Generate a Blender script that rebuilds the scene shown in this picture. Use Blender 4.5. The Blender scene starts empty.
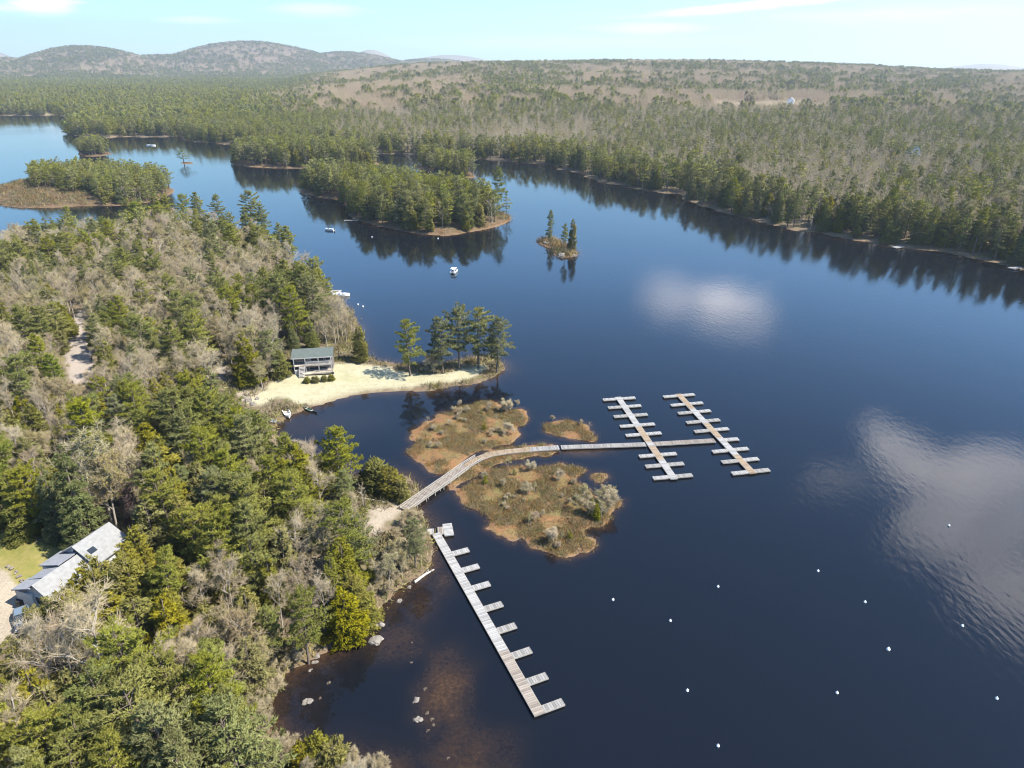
import bpy, math, random
import numpy as np
from mathutils import Vector, Matrix

rng = np.random.default_rng(7)
random.seed(7)
scene = bpy.context.scene
COL = scene.collection
PI = math.pi

# ------------------------------------------------------------------ camera
CAM_H, FPX, HOR = 65.0, 710.0, 65.0
TH = math.atan((384 - HOR) / FPX)
CT, ST = math.cos(TH), math.sin(TH)

def G(px, py, z=0.0):
    """world x, y of the point at height z seen at this place in the photograph"""
    cx, cy = (px - 512) / FPX, (384 - py) / FPX
    dx, dy, dz = cx, CT + cy * ST, -ST + cy * CT
    t = (CAM_H - z) / (-dz)
    return (dx * t, dy * t)

def PX(x, y, z):
    """photograph pixel of world points (arrays welcome)"""
    dz = z - CAM_H
    f = y * CT - dz * ST
    u = y * ST + dz * CT
    return 512 + FPX * x / f, 384 - FPX * u / f

def polyG(pts, z=0.0):
    return [G(a, b, z) for a, b in pts]

cam = bpy.data.cameras.new('camera')
camo = bpy.data.objects.new('camera', cam)
COL.objects.link(camo)
cam.sensor_width = 36.0
cam.lens = FPX / 1024 * 36.0
cam.clip_start, cam.clip_end = 0.5, 60000
camo.location = (0, 0, CAM_H)
camo.rotation_euler = (PI / 2 - TH, 0, 0)
scene.camera = camo

# ------------------------------------------------------------------ numpy noise
def vnoise(x, y, seed=0):
    x = np.asarray(x, float); y = np.asarray(y, float)
    xi = np.floor(x).astype(np.int64); yi = np.floor(y).astype(np.int64)
    fx = x - xi; fy = y - yi
    fx = fx * fx * (3 - 2 * fx); fy = fy * fy * (3 - 2 * fy)
    def h(a, b):
        n = (a * 374761393 + b * 668265263 + seed * 974634777) & 0xffffffff
        n = ((n ^ (n >> 13)) * 1274126177) & 0xffffffff
        return ((n ^ (n >> 16)) & 0xffff) / 65535.0
    return ((h(xi, yi) * (1 - fx) + h(xi + 1, yi) * fx) * (1 - fy) +
            (h(xi, yi + 1) * (1 - fx) + h(xi + 1, yi + 1) * fx) * fy)

def fbm(x, y, seed=0, o=4):
    s = 0; a = 0.5; t = 0
    for k in range(o):
        s = s + a * vnoise(x * 2 ** k, y * 2 ** k, seed + k * 17); t += a; a *= 0.5
    return s / t

def sstep(a, b, x):
    t = np.clip((x - a) / (b - a), 0, 1)
    return t * t * (3 - 2 * t)

# ------------------------------------------------------------------ polygons and distances
def inside(poly, X, Y):
    X = np.asarray(X, float); Y = np.asarray(Y, float)
    r = np.zeros(X.shape, bool)
    n = len(poly)
    for i in range(n):
        x0, y0 = poly[i]; x1, y1 = poly[(i + 1) % n]
        if y0 == y1: continue
        c = (y0 > Y) != (y1 > Y)
        r ^= c & (X < (x1 - x0) * (Y - y0) / (y1 - y0) + x0)
    return r

def sdf(poly, X, Y, far=None):
    """signed distance to a polygon, positive inside"""
    X = np.asarray(X, float); Y = np.asarray(Y, float)
    out = np.full(X.shape, -1e9)
    P = np.array(poly)
    if far is not None:
        m = (X > P[:, 0].min() - far) & (X < P[:, 0].max() + far) & (Y > P[:, 1].min() - far) & (Y < P[:, 1].max() + far)
        out[:] = -far
    else:
        m = np.ones(X.shape, bool)
    x = X[m]; y = Y[m]
    if x.size == 0: return out
    d = np.full(x.shape, 1e18)
    n = len(poly)
    for i in range(n):
        ax, ay = poly[i]; bx, by = poly[(i + 1) % n]
        ex, ey = bx - ax, by - ay
        L = ex * ex + ey * ey + 1e-12
        t = np.clip(((x - ax) * ex + (y - ay) * ey) / L, 0, 1)
        d = np.minimum(d, (x - ax - t * ex) ** 2 + (y - ay - t * ey) ** 2)
    d = np.sqrt(d)
    out[m] = np.where(inside(poly, x, y), d, -d)
    return out

def smooth_poly(p, it=2):
    for _ in range(it):
        q = []
        for i in range(len(p)):
            a = p[i]; b = p[(i + 1) % len(p)]
            q.append((a[0] * .75 + b[0] * .25, a[1] * .75 + b[1] * .25))
            q.append((a[0] * .25 + b[0] * .75, a[1] * .25 + b[1] * .75))
        p = q
    return p

def zz(pts, s, ox, oy):
    return [(a / s + ox, b / s + oy) for a, b in pts]

# --- land outlines (photograph coordinates of the water's edge, projected to the lake level)
A_edge = [(390, 810), (392, 776), (350, 764), (312, 760), (284, 746), (268, 722), (266, 705), (274, 686), (292, 668), (316, 655), (346, 640), (366, 624),
          (384, 604), (400, 588), (420, 576), (432, 562), (433, 545), (428, 530), (421, 514), (410, 507), (418, 492), (408, 478), (388, 474), (362, 478),
          (338, 472), (312, 462), (290, 448), (276, 434), (275, 424), (289, 416), (309, 408), (332, 401), (353, 395), (376, 391), (406, 391), (429, 391), (458, 385.5),
          (479, 383.5), (494, 377.6), (504, 370), (502.5, 363), (491, 357), (473, 357), (458, 361), (435, 365), (412, 365), (394, 365),
          (376, 361), (366, 356), (362, 345), (357, 326), (346, 307), (336, 297), (326, 290), (316, 283), (300, 273), (285, 262), (268, 250), (250, 243), (225, 236),
          (190, 232), (150, 231), (110, 234), (70, 240), (30, 248), (-30, 254), (-300, 262)]
LAND_A = [G(*p) for p in A_edge] + [(-700, 150), (-300, -5), (-30, 18)]
LAND_B = smooth_poly(polyG([(-60, 204), (0, 202), (7, 207), (49, 207.5), (93, 205.5), (112, 206), (150, 203), (171, 194), (173, 188), (150, 182), (110, 179), (60, 178), (34, 181), (15, 181.6), (0, 188), (-60, 190)]), 1)
LAND_C = smooth_poly(polyG([(76, 154), (85, 151), (105, 151.5), (112, 153.7), (104, 156), (85, 156.7)]), 1)
LAND_D = smooth_poly(polyG([(180.5, 163), (187, 161.6), (194.5, 163), (187, 164.6)]), 1)
LAND_E = smooth_poly(polyG([(298, 192), (315, 196.5), (340, 200), (349, 208), (350, 218), (372, 224), (400, 231), (425, 234), (450, 235.5), (470, 231.5), (490, 228), (509, 221.5), (511, 216), (500, 213), (478, 208), (440, 200), (390, 191), (340, 185), (310, 186)]), 1)
LAND_F = smooth_poly(polyG([(232, 164), (250, 167), (300, 168.5), (345, 169.3), (372, 168), (380, 163.5), (360, 159), (300, 155), (250, 156), (234, 159)]), 1)
LAND_G = smooth_poly(polyG([(416, 168), (434, 173), (447, 175.3), (470, 178.5), (477, 177.5), (470, 171), (440, 166), (422, 165)]), 1)
LAND_H = smooth_poly(polyG([(537.5, 240.5), (549, 237), (557, 240.5), (568, 247), (577, 252.5), (577, 255.5), (566, 258), (554, 255), (552, 249), (542, 244.5)]), 1)
I_edge = [(-300, 115), (0, 115.6), (56, 115.2), (72, 118), (77, 123), (66, 132.5), (75, 135.5), (110, 138), (116, 136.6), (150, 137), (181, 136.6), (187, 141), (207, 142.6), (233, 144.5),
          (300, 148), (345, 152), (380, 153.6), (393, 153.6), (416, 154.2), (450, 157), (476, 159), (492, 160.3), (519, 161.5), (549, 165), (567, 170), (584, 175), (602, 182.5), (620, 185),
          (640, 189), (662, 192), (680, 194), (685, 200), (710, 208), (737, 216), (765, 223), (792, 229), (812, 232), (832, 236), (862, 241), (882, 245), (902, 247.5), (937, 250.5), (972, 257.5), (995, 263), (1012, 267.5), (1040, 273), (1100, 285), (1250, 318)]
LAND_I = [G(*p) for p in I_edge] + [(3000, 140), (26000, 3000), (26000, 26000), (-26000, 26000), (-26000, 3000)]
BOG1 = smooth_poly(polyG(zz([(105, 200), (170, 165), (240, 120), (330, 95), (430, 75), (465, 100), (480, 115), (555, 112), (566, 132), (552, 163), (516, 185), (550, 205), (500, 240), (430, 258), (350, 285), (300, 325), (250, 362), (200, 365), (160, 330), (105, 290), (100, 270), (130, 240)], 3.793, 380, 380)), 1)
BOG2 = smooth_poly(polyG(zz([(270, 425), (330, 397), (380, 368), (430, 338), (520, 320), (570, 340), (640, 318), (720, 325), (780, 340), (770, 355), (730, 380), (790, 400), (800, 430), (840, 450), (915, 455), (915, 480), (880, 500), (885, 535), (850, 555), (790, 555), (760, 580), (820, 610), (800, 640), (750, 660), (690, 680), (640, 660), (590, 640), (560, 605), (500, 610), (440, 590), (405, 560), (405, 520), (370, 500), (310, 480)], 3.793, 380, 380)), 1)
BOG3 = smooth_poly(polyG(zz([(602, 182), (650, 152), (720, 155), (790, 170), (815, 200), (815, 230), (765, 232), (700, 222), (648, 204)], 3.793, 380, 380)), 1)
BOG4 = smooth_poly(polyG(zz([(795, 368), (830, 346), (862, 355), (862, 378), (820, 392)], 3.793, 380, 380)), 1)
BERM = smooth_poly(polyG(zz([(240, 415), (300, 352), (395, 282), (430, 262), (540, 255), (590, 240), (640, 240), (680, 250), (690, 262), (650, 286), (500, 302), (420, 325), (330, 388), (270, 425)], 3.793, 380, 380)), 1)
SAND = smooth_poly(polyG(zz([(60, 365), (110, 325), (180, 280), (250, 265), (350, 225), (480, 222), (560, 240), (620, 262), (700, 262), (800, 243), (860, 222), (890, 235), (850, 262), (800, 285), (720, 285), (600, 305), (480, 312), (400, 332), (330, 358), (250, 362), (180, 332), (110, 372)], 3.413, 230, 300)), 1)
SANDPATH = smooth_poly(polyG([(362, 528), (372, 512), (392, 508), (404, 504), (412, 508), (404, 517), (392, 528), (384, 540), (370, 546)]), 1)
STONEPATH = smooth_poly(polyG([(214, 377), (236, 378), (262, 392), (268, 404), (250, 406), (238, 402), (222, 392)]), 1)
LAWN = smooth_poly(polyG([(-70, 526), (0, 528), (30, 538), (60, 545), (92, 520), (110, 526), (96, 566), (70, 590), (40, 618), (20, 625), (-70, 640)], 3.5), 1)
DRIVE = smooth_poly(polyG([(-70, 560), (0, 567), (14, 576), (22, 592), (24, 608), (22, 628), (0, 640), (-70, 660)], 3.5), 1)
PARKING = smooth_poly(polyG([(66, 350), (72, 326), (80, 310), (86, 312), (84, 330), (92, 350), (96, 375), (84, 390), (66, 378)], 3), 1)

SMALL = [(LAND_B, 60, 2.2), (LAND_C, 30, 0.9), (LAND_D, 20, 0.6), (LAND_E, 60, 3.0), (LAND_F, 60, 3.0), (LAND_G, 60, 2.0), (LAND_H, 20, 0.7)]
BOGS = [BOG1, BOG2, BOG3, BOG4, BERM]

# skyline of the wooded ridges (photograph x -> y of its crest)
def col_of(x, y):
    return 512 + FPX * x / np.maximum(0.912 * y + 20, 1)

def crest_z(py, dist, tree):
    return CAM_H + dist * np.tan(np.arctan((384 - py) / FPX) - TH) - tree

def land_height(X, Y):
    """ground height, lake bed below zero; also distance inland and zone ids"""
    X = np.asarray(X, float); Y = np.asarray(Y, float)
    jit = (fbm(X / 7, Y / 7, 3) - .5) * np.clip(2.2 * Y / 150, 1.2, 9)
    sA = sdf(LAND_A, X, Y, 400) + jit
    sI = sdf(LAND_I, X, Y) + jit * 1.3
    h = np.full(X.shape, -6.0)
    beach = sdf(SAND, X, Y, 60)
    hA = 0.12 + 0.10 * np.minimum(sA, 4) + 3.6 * (1 - np.exp(-np.maximum(sA - 4, 0) / 28)) + (fbm(X / 12, Y / 12, 5) - .5) * np.clip(sA / 10, 0, 1) * 1.6
    flat = sstep(-10, 2, beach)
    hA = np.where(sA > 0, hA * (1 - flat) + flat * (0.12 + 0.055 * np.minimum(np.maximum(sA, 0), 16)), hA)
    h = np.where(sA > 0, hA, np.maximum(h, sA * 0.12))
    dist = sA.copy()
    for poly, far, top in SMALL:
        s = sdf(poly, X, Y, far) + jit * (0.25 if far < 40 else 0.6)
        hs = 0.2 + top * (1 - np.exp(-np.maximum(s, 0) / 8))
        h = np.where(s > 0, hs, np.maximum(h, s * 0.12))
        dist = np.maximum(dist, s)
    bog = np.full(X.shape, -60.0)
    jb = (fbm(X / 2.2, Y / 2.2, 9, 3) - .55) * 2.0
    for p in BOGS:
        s = sdf(p, X, Y, 40) + jb
        bog = np.maximum(bog, s)
    hb = 0.05 + 0.22 * (1 - np.exp(-np.maximum(bog, 0) / 1.0)) + (fbm(X / 1.3, Y / 1.3, 11, 3) - .5) * .35 * np.clip(bog / 1.5, 0, 1)
    h = np.where(bog > 0, np.maximum(hb, 0.03), np.maximum(h, np.where(bog > -30, bog * 0.35, -6)))
    h = np.maximum(h, -6.0)
    # the mainland and its hills
    c = col_of(X, Y)
    R = np.hypot(X, Y)
    base = 0.3 + 0.08 * np.minimum(np.maximum(sI, 0), 10) + 8.0 * (1 - np.exp(-np.maximum(sI, 0) / 150))
    und = (fbm(X / 420, Y / 420, 21, 4) - .5) * 26 * sstep(60, 500, sI)
    cy = np.interp(c, [-400, 200, 330, 420, 480, 560, 640, 700, 760, 850, 940, 1024, 1300], [100, 92, 72, 63, 61, 60, 59, 59, 61, 64, 68, 70, 71])
    D = 2500.0
    top = crest_z(cy, D, 15) - 8
    rise = sstep(500, D, R) ** 1.15 * (1 - 0.5 * sstep(D + 100, D + 1200, R))
    hI = base + und * (1 - .7 * sstep(1900, 2400, R)) + np.maximum(top, 0) * rise
    def bump(cx, w, py, dist, dw, tree=20):
        z = crest_z(py, dist, tree)
        a = np.exp(-((c - cx) / w) ** 2) * np.exp(-((R - dist) / dw) ** 2)
        return z * a
    rough = 1 + (fbm(X / 600, Y / 600, 31, 3) - .5) * .10
    hills = np.maximum.reduce([bump(88, 88, 46, 4600, 900), bump(10, 60, 57, 4700, 900), bump(252, 105, 41, 4900, 1000), bump(345, 80, 51, 4900, 900), bump(165, 80, 54, 4800, 900), bump(430, 70, 57.5, 5200, 900)]) * rough
    farh = np.maximum.reduce([bump(-20, 50, 50, 9800, 1200, 0), bump(372, 30, 50, 9000, 1200, 0), bump(450, 60, 55, 9600, 1200, 0), bump(985, 48, 64, 9800, 1200, 0), bump(1090, 60, 60, 9800, 1200, 0), bump(600, 60, 62, 9800, 1000, 0)])
    hI = np.maximum(hI, np.maximum(hills, farh))
    h = np.where(sI > 0, hI, np.maximum(h, np.maximum(sI * 0.12, -6)))
    dist = np.maximum(dist, sI)
    return h, dist, sA, sI, bog

# ------------------------------------------------------------------ materials
class NT:
    def __init__(self, m):
        self.t = m.node_tree; self.n = self.t.nodes; self.l = self.t.links
    def add(self, typ, **kw):
        nd = self.n.new(typ)
        for k, v in kw.items():
            if k.startswith('i_'):
                nd.inputs[k[2:].replace('_', ' ')].default_value = v
            else:
                setattr(nd, k, v)
        return nd
    def link(self, a, b): self.l.new(a, b)
    def math(self, op, a, b=None, c=None, clamp=False):
        nd = self.n.new('ShaderNodeMath'); nd.operation = op; nd.use_clamp = clamp
        for i, v in enumerate((a, b, c)):
            if v is None: continue
            if isinstance(v, (int, float)): nd.inputs[i].default_value = v
            else: self.l.new(v, nd.inputs[i])
        return nd.outputs[0]
    def mix(self, f, a, b, blend='MIX'):
        nd = self.n.new('ShaderNodeMix'); nd.data_type = 'RGBA'; nd.blend_type = blend
        for s, v in ((nd.inputs[0], f), (nd.inputs[6], a), (nd.inputs[7], b)):
            if isinstance(v, (int, float)): s.default_value = v
            elif isinstance(v, tuple): s.default_value = (*v, 1) if len(v) == 3 else v
            else: self.l.new(v, s)
        return nd.outputs[2]
    def noise(self, scale, detail=4, rough=.55, vec=None, dist=0.0):
        nd = self.n.new('ShaderNodeTexNoise')
        nd.inputs['Scale'].default_value = scale; nd.inputs['Detail'].default_value = detail
        nd.inputs['Roughness'].default_value = rough; nd.inputs['Distortion'].default_value = dist
        if vec is not None: self.l.new(vec, nd.inputs['Vector'])
        return nd.outputs['Fac']
    def ramp(self, f, stops):
        nd = self.n.new('ShaderNodeValToRGB')
        e = nd.color_ramp.elements
        while len(e) < len(stops): e.new(0.5)
        for el, (p, c) in zip(e, stops):
            el.position = p; el.color = (*c, 1) if len(c) == 3 else c
        self.l.new(f, nd.inputs[0])
        return nd.outputs[0]
    def attr(self, name, typ='GEOMETRY'):
        nd = self.n.new('ShaderNodeAttribute'); nd.attribute_name = name; nd.attribute_type = typ
        return nd.outputs['Fac']
    def maprange(self, v, a, b, c=0.0, d=1.0):
        nd = self.n.new('ShaderNodeMapRange')
        self.l.new(v, nd.inputs[0])
        for i, x in enumerate((a, b, c, d)): nd.inputs[i + 1].default_value = x
        return nd.outputs[0]

def new_mat(name):
    m = bpy.data.materials.new(name); m.use_nodes = True
    m.node_tree.nodes.clear()
    n = NT(m)
    out = n.add('ShaderNodeOutputMaterial')
    return m, n, out

def simple(name, col, rough=.7, var=.18, scale=3.0, metallic=0.0, bump=0.0, spec=.3):
    m, n, out = new_mat(name)
    p = n.add('ShaderNodeBsdfPrincipled')
    tc = n.add('ShaderNodeTexCoord')
    f = n.noise(scale, 5, .6, tc.outputs['Object'])
    dark = tuple(c * (1 - var) for c in col); lite = tuple(min(1, c * (1 + var)) for c in col)
    n.link(n.ramp(f, [(.3, dark), (.7, lite)]), p.inputs['Base Color'])
    p.inputs['Roughness'].default_value = rough
    p.inputs['Metallic'].default_value = metallic
    p.inputs['Specular IOR Level'].default_value = spec
    if bump:
        b = n.add('ShaderNodeBump'); b.inputs['Strength'].default_value = bump; b.inputs['Distance'].default_value = .05
        n.link(f, b.inputs['Height']); n.link(b.outputs[0], p.inputs['Normal'])
    n.link(p.outputs[0], out.inputs[0])
    return m

def leaf_mat(name, cols, trans=.25, inst=True):
    """needles and leaves: per-tree and per-sprig colour variation"""
    m, n, out = new_mat(name)
    oi = n.add('ShaderNodeObjectInfo'); ge = n.add('ShaderNodeNewGeometry')
    c = n.ramp(oi.outputs['Random'], [(i / max(1, len(cols) - 1), k) for i, k in enumerate(cols)])
    v = n.maprange(ge.outputs['Random Per Island'], 0, 1, .62, 1.38)
    hs = n.add('ShaderNodeHueSaturation'); n.link(c, hs.inputs['Color']); n.link(v, hs.inputs['Value'])
    rr = n.math('FRACT', n.math('MULTIPLY', oi.outputs['Random'], 7.31))
    n.link(n.maprange(rr, 0, 1, .75, 1.12), hs.inputs['Saturation'])
    d = n.add('ShaderNodeBsdfDiffuse'); t = n.add('ShaderNodeBsdfTranslucent')
    oa = n.add('ShaderNodeAttribute'); oa.attribute_name = 'outward'
    vt = n.add('ShaderNodeVectorTransform'); vt.vector_type = 'VECTOR'; vt.convert_from = 'OBJECT'; vt.convert_to = 'WORLD'
    n.link(oa.outputs['Vector'], vt.inputs[0])
    sc_ = n.add('ShaderNodeVectorMath'); sc_.operation = 'SCALE'; sc_.inputs['Scale'].default_value = .55; n.link(ge.outputs['True Normal'], sc_.inputs[0])
    ad = n.add('ShaderNodeVectorMath'); ad.operation = 'ADD'; n.link(vt.outputs[0], ad.inputs[0]); n.link(sc_.outputs[0], ad.inputs[1])
    nm = n.add('ShaderNodeVectorMath'); nm.operation = 'NORMALIZE'; n.link(ad.outputs[0], nm.inputs[0])
    n.link(nm.outputs[0], d.inputs['Normal']); n.link(nm.outputs[0], t.inputs['Normal'])
    n.link(hs.outputs[0], d.inputs[0]); n.link(hs.outputs[0], t.inputs[0])
    mx = n.add('ShaderNodeMixShader'); mx.inputs[0].default_value = trans
    n.link(d.outputs[0], mx.inputs[1]); n.link(t.outputs[0], mx.inputs[2])
    n.link(mx.outputs[0], out.inputs[0])
    return m

def bark_mat(name, cols):
    m, n, out = new_mat(name)
    oi = n.add('ShaderNodeObjectInfo'); tc = n.add('ShaderNodeTexCoord')
    c = n.ramp(oi.outputs['Random'], [(i / max(1, len(cols) - 1), k) for i, k in enumerate(cols)])
    f = n.noise(2.5, 4, .6, tc.outputs['Object'])
    c2 = n.mix(n.maprange(f, .35, .75, 0, .35), c, (.10, .085, .075))
    d = n.add('ShaderNodeBsdfDiffuse'); n.link(c2, d.inputs[0]); n.link(d.outputs[0], out.inputs[0])
    return m

M = {}
M['pine'] = leaf_mat('pine_needles', [(.188, .204, .040), (.222, .222, .040), (.160, .186, .046), (.228, .222, .044), (.196, .200, .048), (.172, .178, .060)], 0.32)
M['hemlock'] = leaf_mat('hemlock_needles', [(.135, .150, .038), (.170, .170, .038), (.115, .134, .042), (.178, .174, .040)], 0.3)
M['cedar'] = leaf_mat('cedar_sprays', [(.205, .184, .030), (.172, .168, .030), (.220, .194, .032), (.182, .162, .036)], 0.3)
M['bud'] = leaf_mat('spring_buds', [(.25, .225, .075), (.225, .215, .064), (.27, .22, .090), (.21, .205, .060), (.27, .205, .115)], 0.32)
M['dead'] = leaf_mat('dead_needles', [(.13, .085, .075), (.15, .10, .085)], 0.2)
M['twig'] = bark_mat('twig_bark', [(.40, .325, .20), (.46, .38, .235), (.36, .29, .18), (.42, .36, .24), (.37, .28, .185)])
M['bark'] = bark_mat('pine_bark', [(.12, .095, .075), (.15, .12, .095)])
M['paletrunk'] = bark_mat('pale_bark', [(.36, .32, .27), (.30, .26, .215), (.44, .39, .32)])
M['fartwig'] = bark_mat('far_twig_bark', [(.40, .305, .20), (.44, .345, .22), (.35, .26, .185), (.40, .325, .21), (.40, .28, .195)])
M['heath'] = leaf_mat('heath_sprays', [(.29, .125, .05), (.26, .14, .05), (.20, .155, .05), (.17, .16, .05), (.30, .15, .065)], 0.3)
M['drygrass'] = leaf_mat('dry_grass_blades', [(.33, .25, .13), (.29, .225, .11), (.24, .21, .09)], .35)
M['understory'] = leaf_mat('understory_sprays', [(.15, .135, .05), (.19, .15, .08), (.12, .12, .04), (.20, .165, .11)], .25)

# ------------------------------------------------------------------ mesh helpers
def raw_mesh(name, V, F, mats, mi=None, smooth=False, O=None):
    """triangles or quads given as an (n,3)/(n,4) array"""
    V = np.asarray(V, np.float32); F = np.asarray(F, np.int32)
    me = bpy.data.meshes.new(name)
    k = F.shape[1]
    me.vertices.add(len(V)); me.vertices.foreach_set('co', V.ravel())
    me.loops.add(F.size); me.loops.foreach_set('vertex_index', F.ravel())
    me.polygons.add(len(F))
    me.polygons.foreach_set('loop_start', np.arange(0, F.size, k, dtype=np.int32))
    me.polygons.foreach_set('loop_total', np.full(len(F), k, np.int32))
    for m in mats: me.materials.append(m)
    if mi is not None: me.polygons.foreach_set('material_index', np.asarray(mi, np.int32))
    if smooth: me.polygons.foreach_set('use_smooth', np.ones(len(F), bool))
    if O is not None:
        at_ = me.attributes.new('outward', 'FLOAT_VECTOR', 'POINT'); at_.data.foreach_set('vector', np.asarray(O, np.float32).ravel())
    me.update(calc_edges=True)
    return me

def norm(a):
    return a / np.maximum(np.linalg.norm(a, axis=-1, keepdims=True), 1e-9)

def frusta(P0, P1, R0, R1, n):
    P0 = np.asarray(P0, float); P1 = np.asarray(P1, float)
    R0 = np.asarray(R0, float); R1 = np.asarray(R1, float)
    d = norm(P1 - P0)
    ref = np.where(np.abs(d[:, 2:3]) < .9, np.array([[0, 0, 1.]]), np.array([[1., 0, 0]]))
    a = norm(np.cross(d, ref)); b = np.cross(d, a)
    an = np.arange(n) * 2 * PI / n
    off = np.cos(an)[None, :, None] * a[:, None] + np.sin(an)[None, :, None] * b[:, None]
    V = np.concatenate([P0[:, None] + R0[:, None, None] * off, P1[:, None] + R1[:, None, None] * off], 1)
    F = []
    for i in range(n):
        j = (i + 1) % n
        F += [(i, n + i, n + j), (i, n + j, j)]
    F = np.array(F)[None] + (np.arange(len(P0)) * 2 * n)[:, None, None]
    return V.reshape(-1, 3), F.reshape(-1, 3)

def blades(P, D, L, W, r):
    n = len(P)
    D = norm(D)
    s = norm(np.cross(D, r.normal(size=(n, 3))))
    L = np.broadcast_to(np.asarray(L, float), (n,))[:, None]; W = np.broadcast_to(np.asarray(W, float), (n,))[:, None]
    V = np.stack([P - s * W * .5, P + s * W * .5, P + D * L + s * W * .1], 1).reshape(-1, 3)
    return V, np.arange(3 * n).reshape(-1, 3)

class Parts:
    def __init__(self): self.V = []; self.F = []; self.M = []; self.O = []; self.n = 0
    def add(self, VF, mi=0):
        V, F = VF
        self.V.append(V); self.F.append(F + self.n); self.M.append(np.full(len(F), mi)); self.n += len(V)
    def mesh(self, name, mats):
        return raw_mesh(name, np.concatenate(self.V), np.concatenate(self.F), mats, np.concatenate(self.M), False, np.concatenate(self.O) if self.O else None)
    def spread_out(self, h, k=1.0):
        """per-vertex direction out of the crown, for the foliage's shading normal"""
        rad = max(np.percentile(np.concatenate([np.hypot(v[:, 0], v[:, 1]) for v in self.V]), 85), .1)
        for v in self.V:
            self.O.append(np.stack([v[:, 0] / rad, v[:, 1] / rad, .42 + .75 * np.clip(v[:, 2] / h, 0, 1) ** 1.5], 1))

# ------------------------------------------------------------------ trees
def trunk_path(h, r, lean=.03, n=6):
    z = np.linspace(0, 1, n)
    x = np.cumsum(r.normal(0, lean, n)) * h * .35; y = np.cumsum(r.normal(0, lean, n)) * h * .35
    x -= x[0]; y -= y[0]
    return np.stack([x * z, y * z, z * h], 1)

def along(path, t):
    t = np.asarray(t, float)
    k = np.linspace(0, 1, len(path))
    return np.stack([np.interp(t, k, path[:, i]) for i in range(3)], -1)

def make_pine(h, seed, q=1.0, wide=.24, cb=.25, bare_gap=.0):
    """white pine: whorls of layered plumes; q scales sprig count (and sprig size inversely)"""
    r = np.random.default_rng(seed)
    path = trunk_path(h, r, .03)
    sz = (1 / q) ** .5
    wood, leaf = Parts(), Parts()
    n = 8 if q > .5 else 4
    k = np.linspace(0, 1, len(path)); rad = .017 * h * (1 - k) ** .8 + .02
    wood.add(frusta(path[:-1], path[1:], rad[:-1], rad[1:], n))
    zs = np.arange(cb * h, h * .985, .92 if q > .5 else 1.0 * min(sz, 1.6))
    lobes = r.uniform(.65, 1.2, 7)
    BP0, BP1, BR = [], [], []
    TP, TD = [], []
    for z in zs:
        t = (z - cb * h) / (h - cb * h)
        prof = min(1, .5 + 1.7 * t) * (1 - t ** 2.4) ** .75 + .10
        nb = r.integers(4, 7)
        a0 = r.uniform(0, 2 * PI)
        for b in range(nb):
            if r.random() < bare_gap: continue
            a = a0 + b * 2 * PI / nb + r.normal(0, .25)
            L = wide * h * prof * r.uniform(.45, 1.25) * lobes[int((a % (2 * PI)) / (2 * PI) * 7) % 7]
            el = math.radians(-6 + 48 * t ** 2 + r.normal(0, 7))
            d = np.array([math.cos(a) * math.cos(el), math.sin(a) * math.cos(el), math.sin(el)])
            p0 = along(path, z / h); p1 = p0 + d * L
            BP0.append(p0); BP1.append(p1); BR.append(.02 + .012 * L)
            m = max(2, int((11 * L + 6) * q))
            s = r.uniform(.28, 1.03, m)
            side = np.array([-math.sin(a), math.cos(a), 0])
            w = (.45 * L * (1.05 - s) + .22) * r.uniform(-1, 1, m)
            P = p0 + d * (s * L)[:, None] + side * w[:, None] + np.array([0, 0, 1]) * (np.abs(r.normal(0, .10, m)) + .06 * L * s ** 2)[:, None]
            TP.append(P)
            TD.append(np.repeat((d * .55 + np.array([0, 0, .55]))[None], m, 0) + side * (w * .5)[:, None])
    wood.add(frusta(BP0, BP1, BR, np.array(BR) * .25, 3 if q > .5 else 3))
    TP = np.concatenate(TP); TD = np.concatenate(TD)
    nbld = 6 if q > .5 else 4
    P = np.repeat(TP, nbld, 0); D = np.repeat(TD, nbld, 0) + r.normal(0, .62, (len(TP) * nbld, 3))
    P = P + r.normal(0, .05 * sz, P.shape)
    leaf.add(blades(P, D, r.uniform(.28, .52, len(P)) * sz ** .9, r.uniform(.09, .16, len(P)) * sz ** 1.1, r))
    leaf.spread_out(h)
    return wood, leaf

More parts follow.
